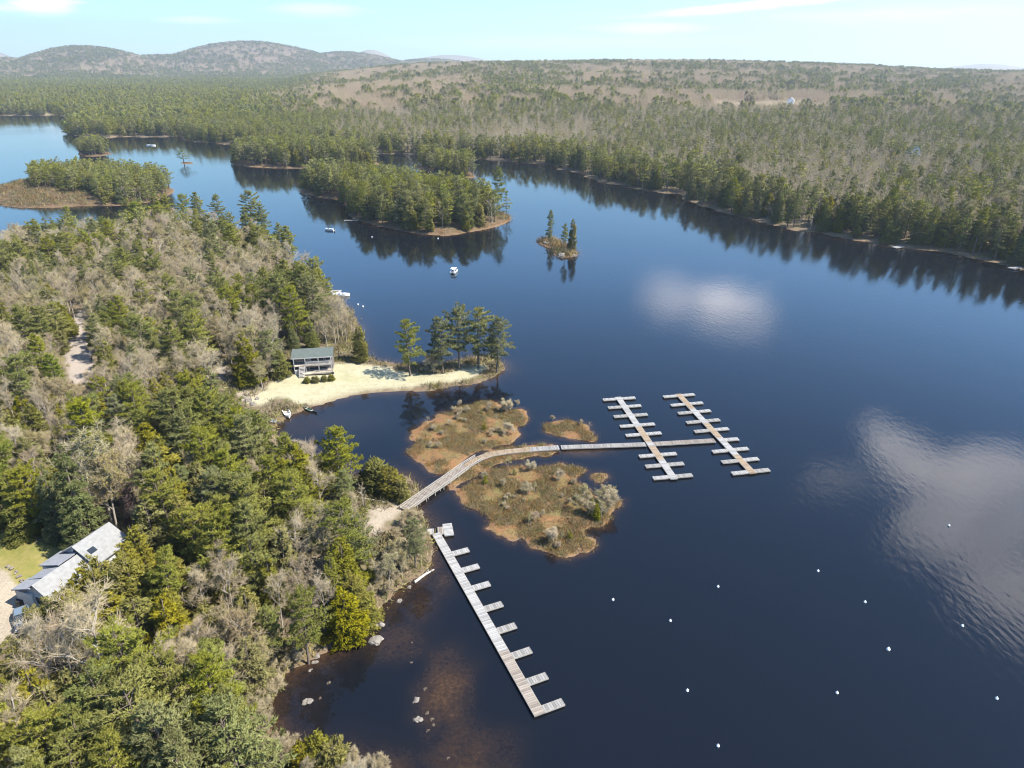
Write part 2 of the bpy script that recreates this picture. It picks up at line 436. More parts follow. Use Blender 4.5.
def make_cone(h, seed, q=1.0, wide=.22, cb=.05, droop=-.25, up=.0, power=.85, nbr=None, bl=.34, bw=.15):
    """hemlock, spruce and cedar: a dense ragged spire of overlapping plumes"""
    r = np.random.default_rng(seed)
    path = trunk_path(h, r, .015)
    sz = (1 / q) ** .5
    wood, leaf = Parts(), Parts()
    k = np.linspace(0, 1, len(path)); rad = .016 * h * (1 - k) ** .8 + .02
    wood.add(frusta(path[:-1], path[1:], rad[:-1], rad[1:], 7 if q > .5 else 4))
    N = nbr or int(150 * (h / 10))
    if q < .5: N = max(14, int(N * q * 2.2))
    TP, TD, B0, B1 = [], [], [], []
    lob = r.uniform(.72, 1.2, (6, 9))
    for i in range(N):
        t = 1 - math.sqrt(r.random()) if r.random() < .8 else r.random()
        z = h * (cb + (1 - cb) * t)
        a = r.uniform(0, 2 * PI)
        R = wide * h * ((1 - t) ** power) * lob[int(t * 5.99), int(a / (2 * PI) * 9) % 9] * r.uniform(.7, 1.15) + .15
        d = np.array([math.cos(a), math.sin(a), droop + up + r.normal(0, .12)])
        p0 = along(path, z / h)
        m = max(2, int((7 * R + 4) * (q if q > .5 else min(1, q * 2.5))))
        s = r.uniform(.3, 1.0, m) ** .8
        side = np.array([-math.sin(a), math.cos(a), 0])
        w = r.normal(0, .25, m) * (R * (1.1 - s) + .35)
        P = p0 + d * (R * s)[:, None] + side * w[:, None] + np.array([0, 0, 1]) * r.normal(0, .09, m)[:, None]
        TP.append(P); TD.append(np.repeat(np.array([d[0] * .8, d[1] * .8, droop * .8 + up * 2 + .15])[None], m, 0))
        B0.append(p0); B1.append(p0 + d * R * .9)
    wood.add(frusta(B0[::2], B1[::2], np.full(len(B0[::2]), .03), np.full(len(B0[::2]), .01), 3))
    TP = np.concatenate(TP); TD = np.concatenate(TD)
    nb = 5 if q > .5 else 3
    P = np.repeat(TP, nb, 0); D = np.repeat(TD, nb, 0) + r.normal(0, .5, (len(TP) * nb, 3))
    P = P + r.normal(0, .08 * sz, P.shape)
    leaf.add(blades(P, D, r.uniform(.6, 1.3, len(P)) * bl * sz, r.uniform(.7, 1.3, len(P)) * bw * sz, r))
    leaf.spread_out(h)
    return wood, leaf

def make_bare(h, seed, q=1.0, spread=.3, buds=0, tw=.020, multi=1, budsize=.13):
    """leafless hardwood: limbs, branches and a haze of twigs (with opening buds when buds > 0)"""
    r = np.random.default_rng(seed)
    wood, twig = Parts(), Parts()
    S0, S1, r0, r1 = [], [], [], []
    T0, T1 = [], []
    tl = min(1.0, h / 6.0)
    for stem_i in range(multi):
        path = trunk_path(h * .9, r, .05)
        if multi > 1:
            a = r.uniform(0, 2 * PI)
            path[:, 0] += path[:, 2] * .28 * math.cos(a); path[:, 1] += path[:, 2] * .28 * math.sin(a)
        k = np.linspace(0, 1, len(path)); rad = .0135 * h * (1 - k) ** .9 + .012
        if multi > 1: rad *= .6
        for i in range(len(path) - 1):
            S0.append(path[i]); S1.append(path[i + 1]); r0.append(rad[i]); r1.append(rad[i + 1])
        nl = int((9 if multi == 1 else 5) * (1 if q > .5 else .7))
        for li in range(nl):
            t = .28 + .66 * (li + r.random()) / nl
            a = li * 2.399 + r.normal(0, .3)
            el = math.radians(r.uniform(25, 55) + 15 * t)
            L = h * spread * 1.35 * (1.1 - .75 * t) * r.uniform(.7, 1.15)
            d = np.array([math.cos(a) * math.cos(el), math.sin(a) * math.cos(el), math.sin(el)])
            p = along(path, t)
            pts = [p]
            for s in range(4):
                d = norm(d + np.array([0, 0, .13]) + r.normal(0, .12, 3)); p = p + d * L / 4; pts.append(p)
            lr = np.linspace(.0055 * h, .015 * tl, 5)
            for s in range(4):
                S0.append(pts[s]); S1.append(pts[s + 1]); r0.append(lr[s]); r1.append(lr[s + 1])
            pts = np.array(pts)
            ns = int(8 * (1 if q > .5 else .7))
            for si in range(ns):
                u = .25 + .75 * (si + r.random()) / ns
                p = along(pts, u)
                d2 = norm(norm(pts[-1] - pts[0]) * .6 + r.normal(0, .55, 3) + np.array([0, 0, .3]))
                l2 = L * r.uniform(.25, .5)
                e = p + d2 * l2
                S0.append(p); S1.append(e); r0.append(.022 * max(tl, .5)); r1.append(.012 * max(tl, .5))
                if q > .5:
                    for ti in range(4):
                        v = r.uniform(.2, 1); p3 = p + (e - p) * v
                        d3 = norm(d2 * .7 + r.normal(0, .6, 3) + np.array([0, 0, .25])); e3 = p3 + d3 * l2 * r.uniform(.4, .7)
                        T0.append(p3); T1.append(e3)
                        for _ in range(6):
                            w = r.uniform(.1, 1); p4 = p3 + (e3 - p3) * w
                            T0.append(p4); T1.append(p4 + norm(d3 * .8 + r.normal(0, .6, 3) + np.array([0, 0, .2])) * r.uniform(.35, .85) * tl)
                else:
                    for ti in range(max(1, int(q * 34))):
                        v = r.uniform(.0, 1); p3 = p + (e - p) * v
                        T0.append(p3); T1.append(p3 + norm(d2 * .7 + r.normal(0, .6, 3) + np.array([0, 0, .35])) * r.uniform(.7, 1.5))
    wood.add(frusta(S0, S1, r0, r1, 5 if q > .5 else 3))
    T0 = np.array(T0); T1 = np.array(T1)
    if q > .5:
        twig.add(frusta(T0, T1, np.full(len(T0), tw), np.full(len(T0), tw * .4), 3), 0)
    else:
        twig.add(blades(T0, T1 - T0, np.linalg.norm(T1 - T0, axis=1), tw * 2.2, r), 0)
    if buds:
        nb = int(len(T0) * buds)
        i = r.integers(0, len(T0), nb)
        P = T0[i] + (T1[i] - T0[i]) * r.uniform(.3, 1, (nb, 1)) + r.normal(0, .06, (nb, 3))
        twig.add(blades(P, r.normal(0, 1, (nb, 3)) + np.array([0, 0, .4]), budsize * r.uniform(.7, 1.4, nb), budsize * .8, r), 1)
    twig.spread_out(h)
    return wood, twig

KINDS = {
    'pine':    dict(ref=15.0, mats=('bark', 'pine')),
    'hemlock': dict(ref=14.0, mats=('bark', 'hemlock')),
    'cedar':   dict(ref=9.0, mats=('bark', 'cedar')),
    'bare':    dict(ref=12.0, mats=('paletrunk', 'twig')),
    'budding': dict(ref=11.0, mats=('paletrunk', 'twig', 'bud')),
    'shrub':   dict(ref=2.6, mats=('twig', 'twig', 'bud')),
    'dead':    dict(ref=10.0, mats=('bark', 'dead')),
    'bush':    dict(ref=3.0, mats=('bark', 'cedar')),
}
def gen(kind, s, q):
    if kind == 'pine':
        w = [.25, .29, .22, .27, .31, .23, .34, .20, .28][s % 9]; cb = [.22, .30, .16, .26, .34, .12, .20, .40, .15][s % 9]
        return make_pine(15.0, 100 + s, q, w, cb, [.05, .12, .0, .18, .1, .0, .25, .15, .08][s % 9])
    if kind == 'hemlock':
        return make_cone(14.0, 200 + s, q, [.23, .27, .20, .25, .30, .18][s % 6], .05, -.22, 0, .62)
    if kind == 'cedar':
        return make_cone(9.0, 300 + s, q, [.24, .30, .21, .27, .34, .19][s % 6], .03, -.02, .12, .55, None, .36, .16)
    if kind == 'bare':
        return make_bare(12.0, 400 + s, q, [.30, .26, .34, .28, .38][s % 5], 0, (.014 if q > .5 else .028))
    if kind == 'budding':
        return make_bare(11.0, 500 + s, q, [.30, .34, .27, .32][s % 4], 1.6 if q > .5 else 1.2, .018 if q > .5 else .028, 1, .15 if q > .5 else .30)
    if kind == 'shrub':
        return make_bare(2.6, 600 + s, 1.0, .42, [0, .10, .32][s % 3], .011, 3, .07)
    if kind == 'dead':
        return make_cone(10.0, 800 + s, q, .24, .03, -.3, 0, .6, 120, .6, .05)
    if kind == 'bush':
        return make_cone(3.0, 700 + s, 1.0, [.42, .5, .36][s % 3], .0, .1, .15, .45, 110, .26, .13)

NVAR = {'pine': 9, 'hemlock': 6, 'cedar': 6, 'bare': 7, 'budding': 6, 'shrub': 3, 'bush': 3, 'dead': 1}
PROTO = {}
def proto_parts(kind, s):
    """(wood mesh, crown mesh) at full detail"""
    key = (kind, s, 'near')
    if key not in PROTO:
        w, l = gen(kind, s, 1.0)
        ms = KINDS[kind]['mats']
        PROTO[key] = (w.mesh(kind + '_trunk', [M[ms[0]]]), l.mesh(kind + '_crown', [M[k] for k in ms[1:]]))
    return PROTO[key]
def proto_single(kind, s, q):
    """one mesh, fewer and larger sprigs, for trees small in the picture"""
    key = (kind, s, q)
    if key not in PROTO:
        w, l = gen(kind, s, q)
        ms = [M[k] for k in KINDS[kind]['mats']]
        p = Parts()
        for V, F, mi in zip(w.V, w.F, w.M): p.V.append(V); p.F.append(F); p.M.append(mi); p.O.append(np.zeros_like(V))
        p.O += list(l.O)
        p.n = w.n
        for V, F, mi in zip(l.V, l.F, l.M): p.V.append(V); p.F.append(F + w.n); p.M.append(mi + 1)
        PROTO[key] = p.mesh(kind + '_tree', ms)
    return PROTO[key]

def link(o, parent=None):
    COL.objects.link(o)
    if parent is not None: o.parent = parent
    return o
def tag(o, label=None, cat=None, group=None, kind=None):
    if label: o['label'] = label
    if cat: o['category'] = cat
    if group: o['group'] = group
    if kind: o['kind'] = kind
    return o
def empty(name, loc, rz=0.0):
    o = bpy.data.objects.new(name, None); link(o)
    o.location = loc; o.rotation_euler = (0, 0, rz); o.empty_display_size = .5
    return o

# ------------------------------------------------------------------ ground sheet
def log_grid(na, nr, r0, r1, amax):
    a = np.linspace(-amax, amax, na)
    rr = np.exp(np.linspace(math.log(r0), math.log(r1), nr))
    A, R = np.meshgrid(a, rr)
    X = (R * np.sin(A)).ravel(); Y = (R * np.cos(A)).ravel()
    i = np.arange((nr - 1) * na).reshape(nr - 1, na)[:, :-1].ravel()
    F = np.stack([i, i + 1, i + na + 1, i + na], 1)
    return X, Y, F

X, Y, F = log_grid(900, 860, 16, 13500, math.radians(72))
H, DI, SA, SI, BG = land_height(X, Y)
me = raw_mesh('ground', np.stack([X, Y, H], 1), F, [], smooth=True)
def fattr(me, name, v):
    a = me.attributes.new(name, 'FLOAT', 'POINT'); a.data.foreach_set('value', np.asarray(v, np.float32))
jj = (fbm(X / 2.5, Y / 2.5, 41, 4) - .5)
fattr(me, 'sand', sstep(-.6, .8, sdf(SAND, X, Y, 40) + jj * 3))
fattr(me, 'lawn', sstep(-.8, .8, sdf(LAWN, X, Y, 40) + jj * 2.5))
fattr(me, 'dirt', np.maximum(sstep(-.4, .4, sdf(DRIVE, X, Y, 40) + jj), np.maximum(sstep(-.6, .8, sdf(STONEPATH, X, Y, 40) + jj * 4), .85 * sstep(-.3, 1.2, sdf(SANDPATH, X, Y, 40) + jj * 4))))
fattr(me, 'pave', sstep(-.5, .5, sdf(PARKING, X, Y, 40) + jj * 2))
isl = np.maximum.reduce([sdf(p_, X, Y, 60) for p_, _, _ in SMALL])
fattr(me, 'bog', np.maximum(sstep(-.2, .3, BG), sstep(-1, 0, isl)))
fattr(me, 'isle', sstep(-1, 0, isl))
fattr(me, 'bogrim', np.exp(-np.maximum(np.maximum(BG, isl), 0) / 1.6))
fattr(me, 'edge', np.exp(-np.maximum(DI, 0) / 1.2) * (DI > -3))
fattr(me, 'far', sstep(500, 1500, np.hypot(X, Y)))
ground = bpy.data.objects.new('ground', me); link(ground); tag(ground, 'wooded shore, islands and hills around the lake', None, None, 'structure')

m, n, out = new_mat('ground_cover')
tc = n.add('ShaderNodeTexCoord'); ob = tc.outputs['Object']
n1 = n.noise(.9, 6, .65, ob); n2 = n.noise(.12, 4, .5, ob); n3 = n.noise(3.5, 5, .7, ob); n4 = n.noise(.35, 5, .6, ob, .6)
litter = n.ramp(n1, [(.25, (.075, .058, .040)), (.5, (.145, .112, .075)), (.75, (.21, .165, .115))])
litter = n.mix(n.maprange(n4, .5, .66), litter, (.115, .11, .045))
forest = n.ramp(n.noise(.004, 6, .6, ob), [(.3, (.14, .13, .06)), (.5, (.20, .165, .11)), (.7, (.23, .18, .135))])
col = n.mix(n.attr('far'), litter, forest)
lawn = n.ramp(n.math('ADD', n.math('MULTIPLY', n1, .5), n.math('MULTIPLY', n2, .5)), [(.35, (.13, .14, .036)), (.5, (.19, .17, .055)), (.65, (.25, .20, .10))])
col = n.mix(n.attr('lawn'), col, lawn)
dirt = n.ramp(n3, [(.3, (.24, .20, .15)), (.7, (.36, .31, .24))])
col = n.mix(n.attr('dirt'), col, dirt)
pave = n.ramp(n3, [(.3, (.22, .19, .16)), (.7, (.33, .28, .23))])
col = n.mix(n.attr('pave'), col, pave)
sand = n.ramp(n.math('ADD', n.math('MULTIPLY', n1, .6), n.math('MULTIPLY', n4, .4)), [(.32, (.27, .245, .155)), (.5, (.33, .305, .20)), (.7, (.38, .35, .245))])
trk = n.maprange(n.noise(.55, 3, .5, ob, 1.8), .47, .5); trk = n.math('MULTIPLY', trk, n.maprange(n.noise(.55, 3, .5, ob, 1.8), .53, .5))
sand = n.mix(n.math('MULTIPLY', trk, .6), sand, (.22, .19, .12))
sand = n.mix(n.maprange(n2, .48, .66, 0, .45), sand, (.27, .25, .13))
col = n.mix(n.attr('sand'), col, sand)
wet = n.mix(n3, (.10, .07, .045), (.19, .135, .085))
col = n.mix(n.math('MULTIPLY', n.attr('edge'), .75), col, wet)
b1 = n.noise(.28, 5, .65, ob, .4)
bogc = n.ramp(b1, [(.3, (.225, .098, .044)), (.45, (.185, .100, .042)), (.56, (.145, .115, .042)), (.72, (.15, .138, .046))])
bogc = n.mix(n.math('MULTIPLY', n.attr('bogrim'), .75), bogc, (.255, .118, .055))
bogc = n.mix(n.maprange(n.noise(1.6, 7, .75, ob), .38, .62, 0, .65), bogc, (.075, .055, .032))
bogc = n.mix(n.maprange(n3, .5, .8, 0, .6), bogc, (.27, .21, .13))
bogc = n.mix(n.maprange(n.noise(.42, 5, .7, ob, .8), .60, .68, 0, .8), bogc, (.04, .032, .022))
bogc = n.mix(n.math('MULTIPLY', n.attr('isle'), .75), bogc, n.ramp(n1, [(.3, (.055, .042, .028)), (.7, (.125, .092, .060))]))
col = n.mix(n.attr('bog'), col, bogc)
p = n.add('ShaderNodeBsdfDiffuse'); n.link(col, p.inputs[0])
bp = n.add('ShaderNodeBump'); bp.inputs['Strength'].default_value = .6; bp.inputs['Distance'].default_value = .25
n.link(n3, bp.inputs['Height']); n.link(bp.outputs[0], p.inputs['Normal'])
n.link(p.outputs[0], out.inputs[0])
me.materials.append(m)

# sampled ground height for placing things
def ground_z(x, y):
    h = land_height(np.array([x], float), np.array([y], float))[0][0]
    return float(h)

# ------------------------------------------------------------------ lake
WX, WY, WF = log_grid(620, 560, 14, 7000, math.radians(73))
wh, wd, _, _, wb = land_height(WX, WY)
depth = np.maximum(-wh, 0)
near = np.maximum(wd, np.where(wb > -30, wb * 3.2, -99))
dep = np.maximum(-near, 0) * .16
sh = np.zeros(WX.shape)
for (px, py, ax, ay, k) in [(446, 690, 22, 34, .8), (456, 745, 24, 34, .45), (420, 606, 18, 20, .35), (440, 582, 14, 14, .4), (392, 640, 30, 18, .45), (582, 452, 26, 4, .7), (360, 625, 40, 20, .4), (330, 640, 40, 14, .3), (300, 700, 30, 40, .15), (470, 768, 40, 40, .5), (300, 425, 30, 12, .3)]:
    cx, cy = G(px, py); ex = abs(G(px + ax, py)[0] - cx); ey = abs(G(px, py - ay)[1] - cy)
    g = ((WX - cx) / ex) ** 2 + ((WY - cy) / ey) ** 2
    sh = np.maximum(sh, k * np.exp(-g * (1 + (fbm(WX / 3, WY / 3, 71) - .5) * 1.2)))
shallow = np.maximum(np.exp(-dep / .25) * .8, sh * .85)
wm = raw_mesh('lake_water', np.stack([WX, WY, np.zeros_like(WX)], 1), WF, [], smooth=True)
fattr(wm, 'shallow', shallow)
water = bpy.data.objects.new('water', wm); link(water); tag(water, 'dark blue lake with rippled reflections', None, None, 'structure')
m, n, out = new_mat('lake_water')
tc = n.add('ShaderNodeTexCoord'); ob = tc.outputs['Object']
p = n.add('ShaderNodeBsdfPrincipled')
gr = n.noise(2.2, 5, .7, ob); gr2 = n.noise(.35, 4, .6, ob)
bed = n.ramp(gr, [(.3, (.024, .013, .005)), (.55, (.068, .036, .014)), (.75, (.13, .072, .03))])
f = n.math('MULTIPLY', n.attr('shallow'), n.maprange(gr2, .3, .65, .5, 1.05), clamp=True)
n.link(n.mix(f, (.0035, .0048, .0075), bed), p.inputs['Base Color'])
p.inputs['IOR'].default_value = 1.333
p.inputs['Roughness'].default_value = .04
mp = n.add('ShaderNodeMapping'); n.link(ob, mp.inputs[0]); mp.inputs['Rotation'].default_value = (0, 0, math.radians(32)); mp.inputs['Scale'].default_value = (1.0, .42, 1)
w1 = n.noise(1.15, 3, .55, mp.outputs[0]); w2 = n.noise(.18, 3, .5, ob); w3 = n.noise(.012, 3, .5, ob)
amp = n.maprange(w3, .35, .65, .35, 1.0)
hgt = n.math('ADD', n.math('MULTIPLY', w1, .7), n.math('MULTIPLY', w2, .35))
bp = n.add('ShaderNodeBump'); bp.inputs['Distance'].default_value = .095
n.link(n.math('MULTIPLY', amp, .55), bp.inputs['Strength'])
n.link(hgt, bp.inputs['Height']); n.link(bp.outputs[0], p.inputs['Normal'])
n.link(p.outputs[0], out.inputs[0])
wm.materials.append(m)

# ------------------------------------------------------------------ which tree stands where
def solve_base(tops, hs):
    """base points of trees whose tops are seen at these places of the photograph"""
    tops = np.array(tops, float); hs = np.array(hs, float)
    g = np.full(len(hs), 2.5)
    for _ in range(5):
        xy = np.array([G(a, b, z + h) for (a, b), z, h in zip(tops, g, hs)])
        g = land_height(xy[:, 0], xy[:, 1])[0]
        g = np.maximum(g, 0)
    return xy, g

P_, H_, C_, B_, U_ = 'pine', 'hemlock', 'cedar', 'bare', 'budding'
HAND = [  # kind, top in the photograph, height in metres
 # the point between the lake arms
 (P_, 124, 197, 14), (P_, 137, 199, 14), (P_, 151, 192, 15), (P_, 164, 195, 15), (P_, 180, 194, 14.5), (P_, 195, 193, 14), (P_, 215, 195, 14), (P_, 247, 191, 17), (P_, 258, 205, 15), (H_, 243, 206, 14),
 (P_, 277, 224, 13), (P_, 286, 227, 13), (H_, 195, 216, 13), (P_, 207, 228, 13), (P_, 224, 222, 12), (C_, 246, 241, 10), (C_, 259, 243, 9), (C_, 270, 247, 9), (P_, 310, 258, 14), (P_, 284, 261, 17), (P_, 297, 266, 16), (P_, 311, 278, 16), (P_, 275, 275, 16),
 (P_, 290, 286, 15), (U_, 64, 217, 10), (P_, 47, 225, 12), (P_, 67, 233, 11), (H_, 122, 224, 13), (H_, 130, 230, 11), (P_, 102, 218, 12), (U_, 18, 225, 10), (U_, 27, 243, 10), (P_, 111, 256, 12), (C_, 157, 259, 10), (P_, 139, 281, 12),
 (C_, 45, 288, 11), (C_, 58, 302, 9), (P_, 117, 297, 13), (P_, 91, 315, 11), (B_, 88, 267, 12), (B_, 131, 270, 11), (B_, 64, 278, 11), (B_, 15, 257, 12), (C_, 58, 263, 9), (C_, 78, 258, 9), (B_, 142, 226, 11), (P_, 173, 243, 12), (P_, 176, 291, 15), (B_, 160, 292, 10),
 (P_, 251, 285, 13), (C_, 215, 310, 10), (B_, 206, 263, 11), (B_, 229, 276, 11), (B_, 220, 296, 12), (B_, 253, 270, 11), (B_, 247, 306, 13), (U_, 229, 256, 9), (H_, 187, 266, 12), (U_, 18, 258, 10),
 # the middle of the wood
 (P_, 10, 355, 14), (P_, 33, 335, 13), (C_, 100, 341, 11), (C_, 18, 396, 9), (P_, 128, 383, 14), (P_, 168, 393, 14), (C_, 69, 401, 9), (C_, 97, 398, 9), (U_, 27, 429, 10), (B_, 11, 423, 11), (B_, 62, 423, 11), (B_, 117, 423, 11), (C_, 140, 423, 10), (C_, 154, 436, 10),
 (B_, 86, 366, 9), (B_, 148, 346, 12), (B_, 11, 326, 11), (P_, 47, 354, 12), (C_, 240, 333, 12), (P_, 266, 330, 11), (C_, 277, 350, 6.5), (B_, 268, 350, 7), (B_, 206, 347, 11), (B_, 178, 350, 11), (C_, 187, 363, 10), (C_, 200, 367, 10), (P_, 202, 389, 14), (P_, 167, 392, 12),
 (P_, 253, 411, 13), (P_, 233, 412, 12), (B_, 277, 441, 9), (B_, 299, 438, 8), (B_, 309, 443, 8), (P_, 215, 401, 12), (C_, 357, 324, 9.5), (B_, 343, 308, 9.5), (U_, 332, 312, 8.5), (B_, 324, 318, 7.5), (H_, 290, 320, 7.5), (H_, 308, 319, 7.5), (H_, 268, 322, 9), (U_, 352, 312, 7),
 # round the white house
 (H_, 60, 447, 17), (P_, 22, 468, 11), (H_, 40, 466, 12), (H_, 6, 474, 10.5), (U_, 88, 434, 15), (U_, 96, 452, 13), (C_, 155, 443, 12), (C_, 195, 463, 11), (C_, 159, 481, 10), (C_, 177, 496, 11), (P_, 188, 507, 12), (C_, 144, 503, 10), (C_, 131, 524, 10), (C_, 84, 556, 8), (C_, 100, 556, 9.5), (C_, 114, 562, 10), (C_, 76, 572, 8), (C_, 122, 546, 10), (C_, 62, 588, 7.5), (C_, 25, 607, 4.6), (C_, 35, 606, 6), (C_, 44, 597, 6.5), (C_, 50, 600, 7), ('dead', 126, 470, 9.5), (C_, 92, 570, 9), (C_, 106, 572, 9), (P_, 159, 552, 12), (P_, 212, 516, 13), (B_, 215, 545, 11), (C_, 128, 556, 10), (C_, 140, 540, 10), (C_, 170, 470, 11), (C_, 212, 480, 10),
 # the wood above the coves
 (P_, 331, 430, 12.5), (C_, 289, 444, 13), (B_, 305, 446, 11), (B_, 315, 461, 10), (B_, 350, 490, 6), (B_, 252, 460, 9), (P_, 209, 470, 12), (P_, 240, 506, 14), (P_, 226, 512, 13), (C_, 263, 486, 10), (C_, 340, 541, 9), (C_, 350, 571, 8), (C_, 342, 588, 8), (C_, 358, 582, 7), (P_, 298, 594, 10.5), (H_, 327, 552, 9), (U_, 298, 561, 9), (B_, 273, 571, 9), (C_, 244, 589, 9), (B_, 221, 557, 10), (C_, 277, 528, 10), (B_, 291, 517, 9), (B_, 320, 575, 8), (B_, 331, 500, 8), (B_, 310, 498, 7),
 (B_, 338, 520, 6), (B_, 376, 560, 5), (U_, 386, 552, 6), (C_, 370, 556, 5),
 # the near wood
 (B_, 78, 596, 16), (B_, 50, 612, 13), (P_, 111, 624, 15), (P_, 127, 676, 15), (C_, 21, 676, 11), (B_, 7, 692, 12), (P_, 79, 706, 13), (P_, 148, 704, 15), (P_, 202, 661, 15), (C_, 130, 597, 10), (C_, 162, 597, 11), (B_, 190, 615, 10), (B_, 158, 632, 9), (P_, 222, 700, 14), (U_, 222, 606, 9), (P_, 30, 716, 12), (P_, 172, 748, 14), (P_, 233, 692, 13),
 (U_, 238, 611, 9), (C_, 245, 643, 8), (C_, 40, 690, 10), (C_, 62, 668, 9), (P_, 60, 740, 12), (B_, 180, 636, 10), (U_, 256, 640, 6), (P_, 108, 735, 13), (C_, 10, 640, 8), (B_, 28, 622, 11), (B_, 222, 650, 8),
]
T = []      # every tree: dict(kind, x, y, z, h, w, zone)
xy, gz = solve_base([(a, b) for _, a, b, _ in HAND], [h for *_, h in HAND])
for (k, a, b, h), (x, y), z in zip(HAND, xy, gz):
    T.append(dict(kind=k, x=x, y=y, z=z, h=h, near=True, hand=True))

# what the photograph shows free of trees
CLEAR = [
 [(-60, 526), (30, 536), (62, 548), (76, 540), (92, 520), (108, 517), (124, 524), (118, 545), (104, 572), (86, 566), (66, 575), (40, 606), (22, 625), (-60, 640)],
 [(262, 408), (284, 374), (293, 350), (336, 347), (346, 362), (400, 360), (508, 350), (512, 378), (460, 394), (380, 402), (318, 420), (296, 444), (270, 425)],
 [(64, 378), (70, 330), (78, 316), (88, 318), (86, 335), (96, 360), (92, 388)],
 [(222, 378), (240, 380), (262, 392), (262, 408), (230, 402)],
 [(362, 530), (372, 508), (398, 500), (414, 508), (398, 532), (378, 545)],
 [(318, 432), (345, 408), (420, 398), (440, 470), (416, 492), (402, 474), (372, 462), (352, 462)],
 [(436, 528), (424, 566), (398, 588), (384, 606), (352, 636), (322, 652), (296, 668), (278, 690), (268, 716), (286, 745), (300, 752), (345, 752), (400, 768), (1024, 768), (1024, 330), (520, 330), (440, 480)],
 [(250, 188), (266, 200), (292, 226), (302, 250), (322, 262), (332, 285), (345, 296), (356, 318), (370, 352), (520, 352), (520, 150), (250, 150)],
 [(362, 478), (376, 460), (400, 458), (424, 480), (424, 506), (404, 512), (380, 506)],
 [(-40, 200), (45, 208), (118, 206), (118, 214), (90, 218), (60, 214), (40, 214), (0, 226), (-40, 228)],
]
def blocked(px, py):
    r = np.zeros(np.shape(px), bool)
    for p in CLEAR: r |= inside(p, px, py)
    return r

HOUSE_AT = [(-50, 97), (-56, 88), (-60, 78)]
def fill_wood():
    r = np.random.default_rng(11)
    s = 3.7
    gx, gy = np.meshgrid(np.arange(-460, 60, s), np.arange(12, 330, s))
    x = (gx + r.uniform(-.45, .45, gx.shape) * s).ravel(); y = (gy + r.uniform(-.45, .45, gx.shape) * s).ravel()
    d = sdf(LAND_A, x, y, 400)
    ok = d > 1.3
    for p in (SAND, LAWN, DRIVE, PARKING, SANDPATH, STONEPATH): ok &= sdf(p, x, y, 60) < .6
    ok &= ~((sdf(SAND, x, y, 60) > -9) & (d < 9))
    x, y, d = x[ok], y[ok], d[ok]
    z = land_height(x, y)[0]
    u, v = PX(x, y, z + 5)
    ok = (u > -620) & (u < 600) & (v < 1250) & (z > .2)
    x, y, d, z = x[ok], y[ok], d[ok], z[ok]
    hx = np.array([t['x'] for t in T]); hy = np.array([t['y'] for t in T])
    n1 = fbm(x / 26, y / 26, 51, 3); n2 = fbm(x / 18, y / 18, 57, 3)
    for i in range(len(x)):
        if np.min((hx - x[i]) ** 2 + (hy - y[i]) ** 2) < 2.5 ** 2: continue
        u, v = PX(x[i], y[i], z[i])
        lower = v > 430
        q = r.random()
        green = n1[i] * 1.1 + (.22 if lower else -.06)
        if q < (green - .28) * 1.5: k = P_ if n2[i] > .52 else (C_ if n2[i] > .40 or lower else H_)
        elif r.random() < .6: k = U_
        else: k = B_
        h = {P_: r.uniform(9, 14), H_: r.uniform(8, 13), C_: r.uniform(5.5, 10), B_: r.uniform(7, 12), U_: r.uniform(6.5, 10.5)}[k]
        if d[i] < 4: h *= .62
        for attempt in range(3):
            us, vs = [], []
            for f, w in ((1.0, 0), (.7, .13), (.7, -.13), (.4, .2), (.4, -.2), (.05, 0)):
                a, b = PX(x[i] + w * h, y[i], z[i] + f * h); us.append(a); vs.append(b)
            if not blocked(np.array(us), np.array(vs)).any(): break
            h *= .55; k = 'shrub' if r.random() < .75 else k
        else:
            continue
        if k == 'shrub' and h > 2.9: k = U_ if r.random() < .6 else B_
        if h < 3.0: k = 'shrub'; h = max(h, 1.2)
        T.append(dict(kind=k, x=x[i], y=y[i], z=z[i], h=h, near=True))
fill_wood()
# low growth along the shores of the wood and on the marsh
def shore_growth():
    r = np.random.default_rng(12)
    pts = [(418, 520), (410, 524), (420, 532), (405, 530), (398, 540), (408, 548), (418, 548), (424, 540), (400, 556), (390, 566), (410, 560), (384, 575), (395, 580), (378, 590), (388, 592), (402, 570), (370, 600), (365, 610), (300, 660), (286, 668), (276, 690), (268, 700), (262, 716), (266, 730), (276, 745), (290, 755), (300, 762), (312, 770), (328, 766), (340, 772), (352, 772), (372, 774), (384, 776), (358, 780), (272, 672), (258, 690), (252, 705), (250, 725), (262, 750)]
    for a, b in pts:
        x, y = G(a, b, .6)
        T.append(dict(kind='shrub', x=x, y=y, z=max(.1, ground_z(x, y)), h=r.uniform(1.6, 2.8), near=True))
    for a, b, h in [(318, 764, 4.2), (336, 768, 3.8), (304, 766, 3.4)]:
        x, y = G(a, b, .4)
        T.append(dict(kind='bush', x=x, y=y, z=max(.1, ground_z(x, y)), h=h, near=True))
shore_growth()
for a, b, h in [(378, 492, 5.4), (392, 496, 5.0), (402, 500, 3.8)]:      # the olive thicket at the head of the boardwalk
    x, y = G(a, b, .3)
    T.append(dict(kind='bush', x=x, y=y, z=max(.15, ground_z(x, y)), h=h, near=True, label={378: 'largest round olive bush beside the start of the boardwalk', 392: 'middle olive bush beside the start of the boardwalk', 402: 'smallest olive bush, closest to the boardwalk planks'}[a]))
